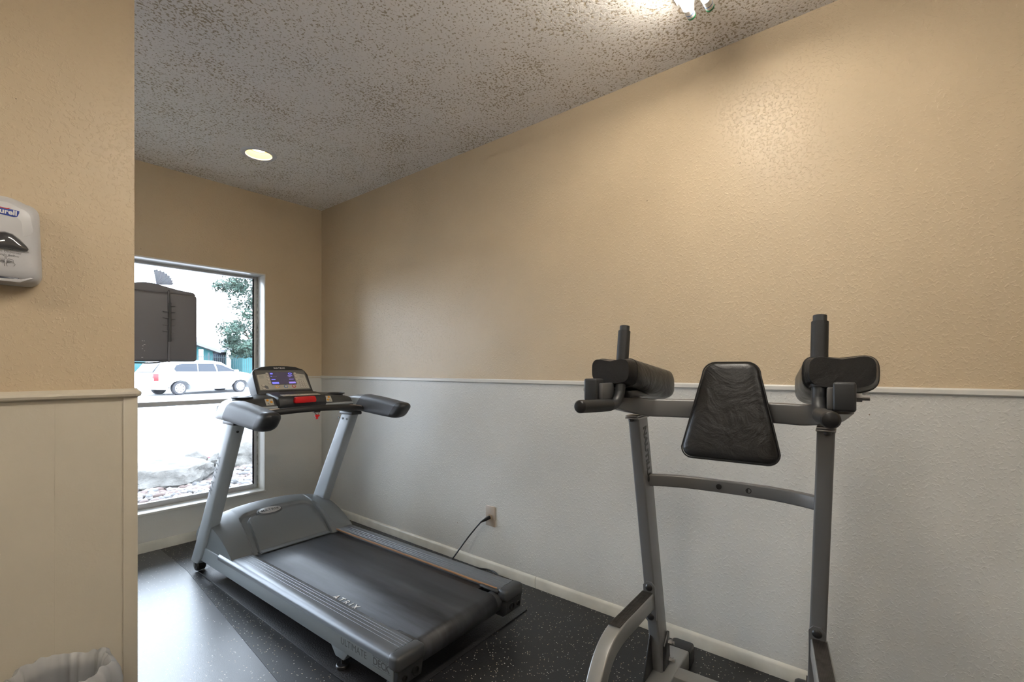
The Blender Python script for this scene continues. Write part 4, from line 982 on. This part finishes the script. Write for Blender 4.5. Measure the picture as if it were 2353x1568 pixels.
# teal building
B = empty('building', (14, 46, .6), 0, 'teal low building with pale sloping roofs behind the fence', 'building')
teal = mat('teal_siding', (.025, .12, .13), .8); roofm = mat('pale_shingle_roof', (.14, .145, .16), .9)
b = MB(); b.prism([(-13, 0), (1.2, 0), (1.2, 2.0), (-3.5, 3.6), (-13, 2.2)], 0, 6, 'y'); b.build('wall', teal, B, smooth=False)
b = MB(); b.prism([(3.2, 0), (16, 0), (16, 3.8), (9.5, 3.9), (3.2, 2.2)], -1.0, 6, 'y'); b.build('wall', teal, B, smooth=False)
b = MB(); b.prism([(1.6, 1.85), (1.7, 2.05), (-3.5, 3.95), (-3.5, 3.7)], -.6, 6.3, 'y'); b.build('roof', roofm, B)
b = MB(); b.prism([(2.6, 2.0), (2.6, 2.25), (9.5, 4.25), (9.5, 4.0)], -1.6, 6.3, 'y'); b.build('roof', roofm, B)
b = MB(); b.prism([(6.1, 2.2), (6.1, 2.4), (8.5, 3.7), (8.5, 3.4)], -6, 9, 'x'); b.build('roof', roofm, B)
b = MB(); b.box(1.2, 3.2, 3.0, 3.2, 0, 2.2); b.build('porch_wall', mat('dark_porch', (.02, .03, .045), .8), B)
for px_ in (-.1, 2.0): b = MB(); b.box(px_-.13, px_+.13, -1.4, -1.15, 0, 2.1); b.build('porch_post', M['white'], B)
b = MB(); b.cyl((0, 8, 3), (0, 8, 7.3), .07, 8); b.build('vent_pole', fm, B)
# trees
def tree(loc, cr, ch, label, seed, trunk_h, nleaf=10500, trunk_r=.2):
    rg = random.Random(seed); E = empty('tree', loc, 0, label, 'tree')
    b = MB(); b.cyl((0, 0, 0), (0, 0, trunk_h), trunk_r, 12, trunk_r*.6)
    for k in range(7):
        a = rg.uniform(0, 6.28); z = trunk_h*rg.uniform(.6, 1.0); q = cr*rg.uniform(.4, .8)
        b.cyl((0, 0, z), (q*math.cos(a), q*math.sin(a), z+ch*rg.uniform(.1, .5)), trunk_r*.4, 8, .03)
    b.build('trunk', mat('bark', (.12, .10, .08), .9), E)
    cl = [(Vector((rg.uniform(-.8, .8)*cr, rg.uniform(-.8, .8)*cr, trunk_h*.8+rg.uniform(0, 1)*ch)), rg.uniform(.22, .42)*cr) for _ in range(46)]
    vs = []; fs = []
    for k in range(nleaf):
        c_, r_ = rg.choice(cl); d = Vector((rg.gauss(0, 1), rg.gauss(0, 1), rg.gauss(0, .7))).normalized()*r_*rg.random()**.4
        p = c_+d; q = Vector((rg.gauss(0, 1), rg.gauss(0, 1), rg.gauss(0, 1))).normalized(); t_ = q.orthogonal().normalized(); sz_ = rg.uniform(.08, .18)
        n0 = len(vs); vs += [tuple(p-q*sz_), tuple(p+t_*sz_*.5), tuple(p+q*sz_), tuple(p-t_*sz_*.5)]; fs.append((n0, n0+1, n0+2, n0+3))
    b = MB(); b.add(vs, fs); b.build('foliage', mat('blue_green_leaves', (.022, .05, .036), .7), E, smooth=False)
tree((14.3, 35.2, .5), 2.3, 5.6, 'tall leafy tree beyond the van, at the right of the window', 4, 2.2)
tree((7.2, 37.0, .5), 1.4, 1.6, 'small leaning tree by the fence, left of the van', 8, 2.2, 700, .12)
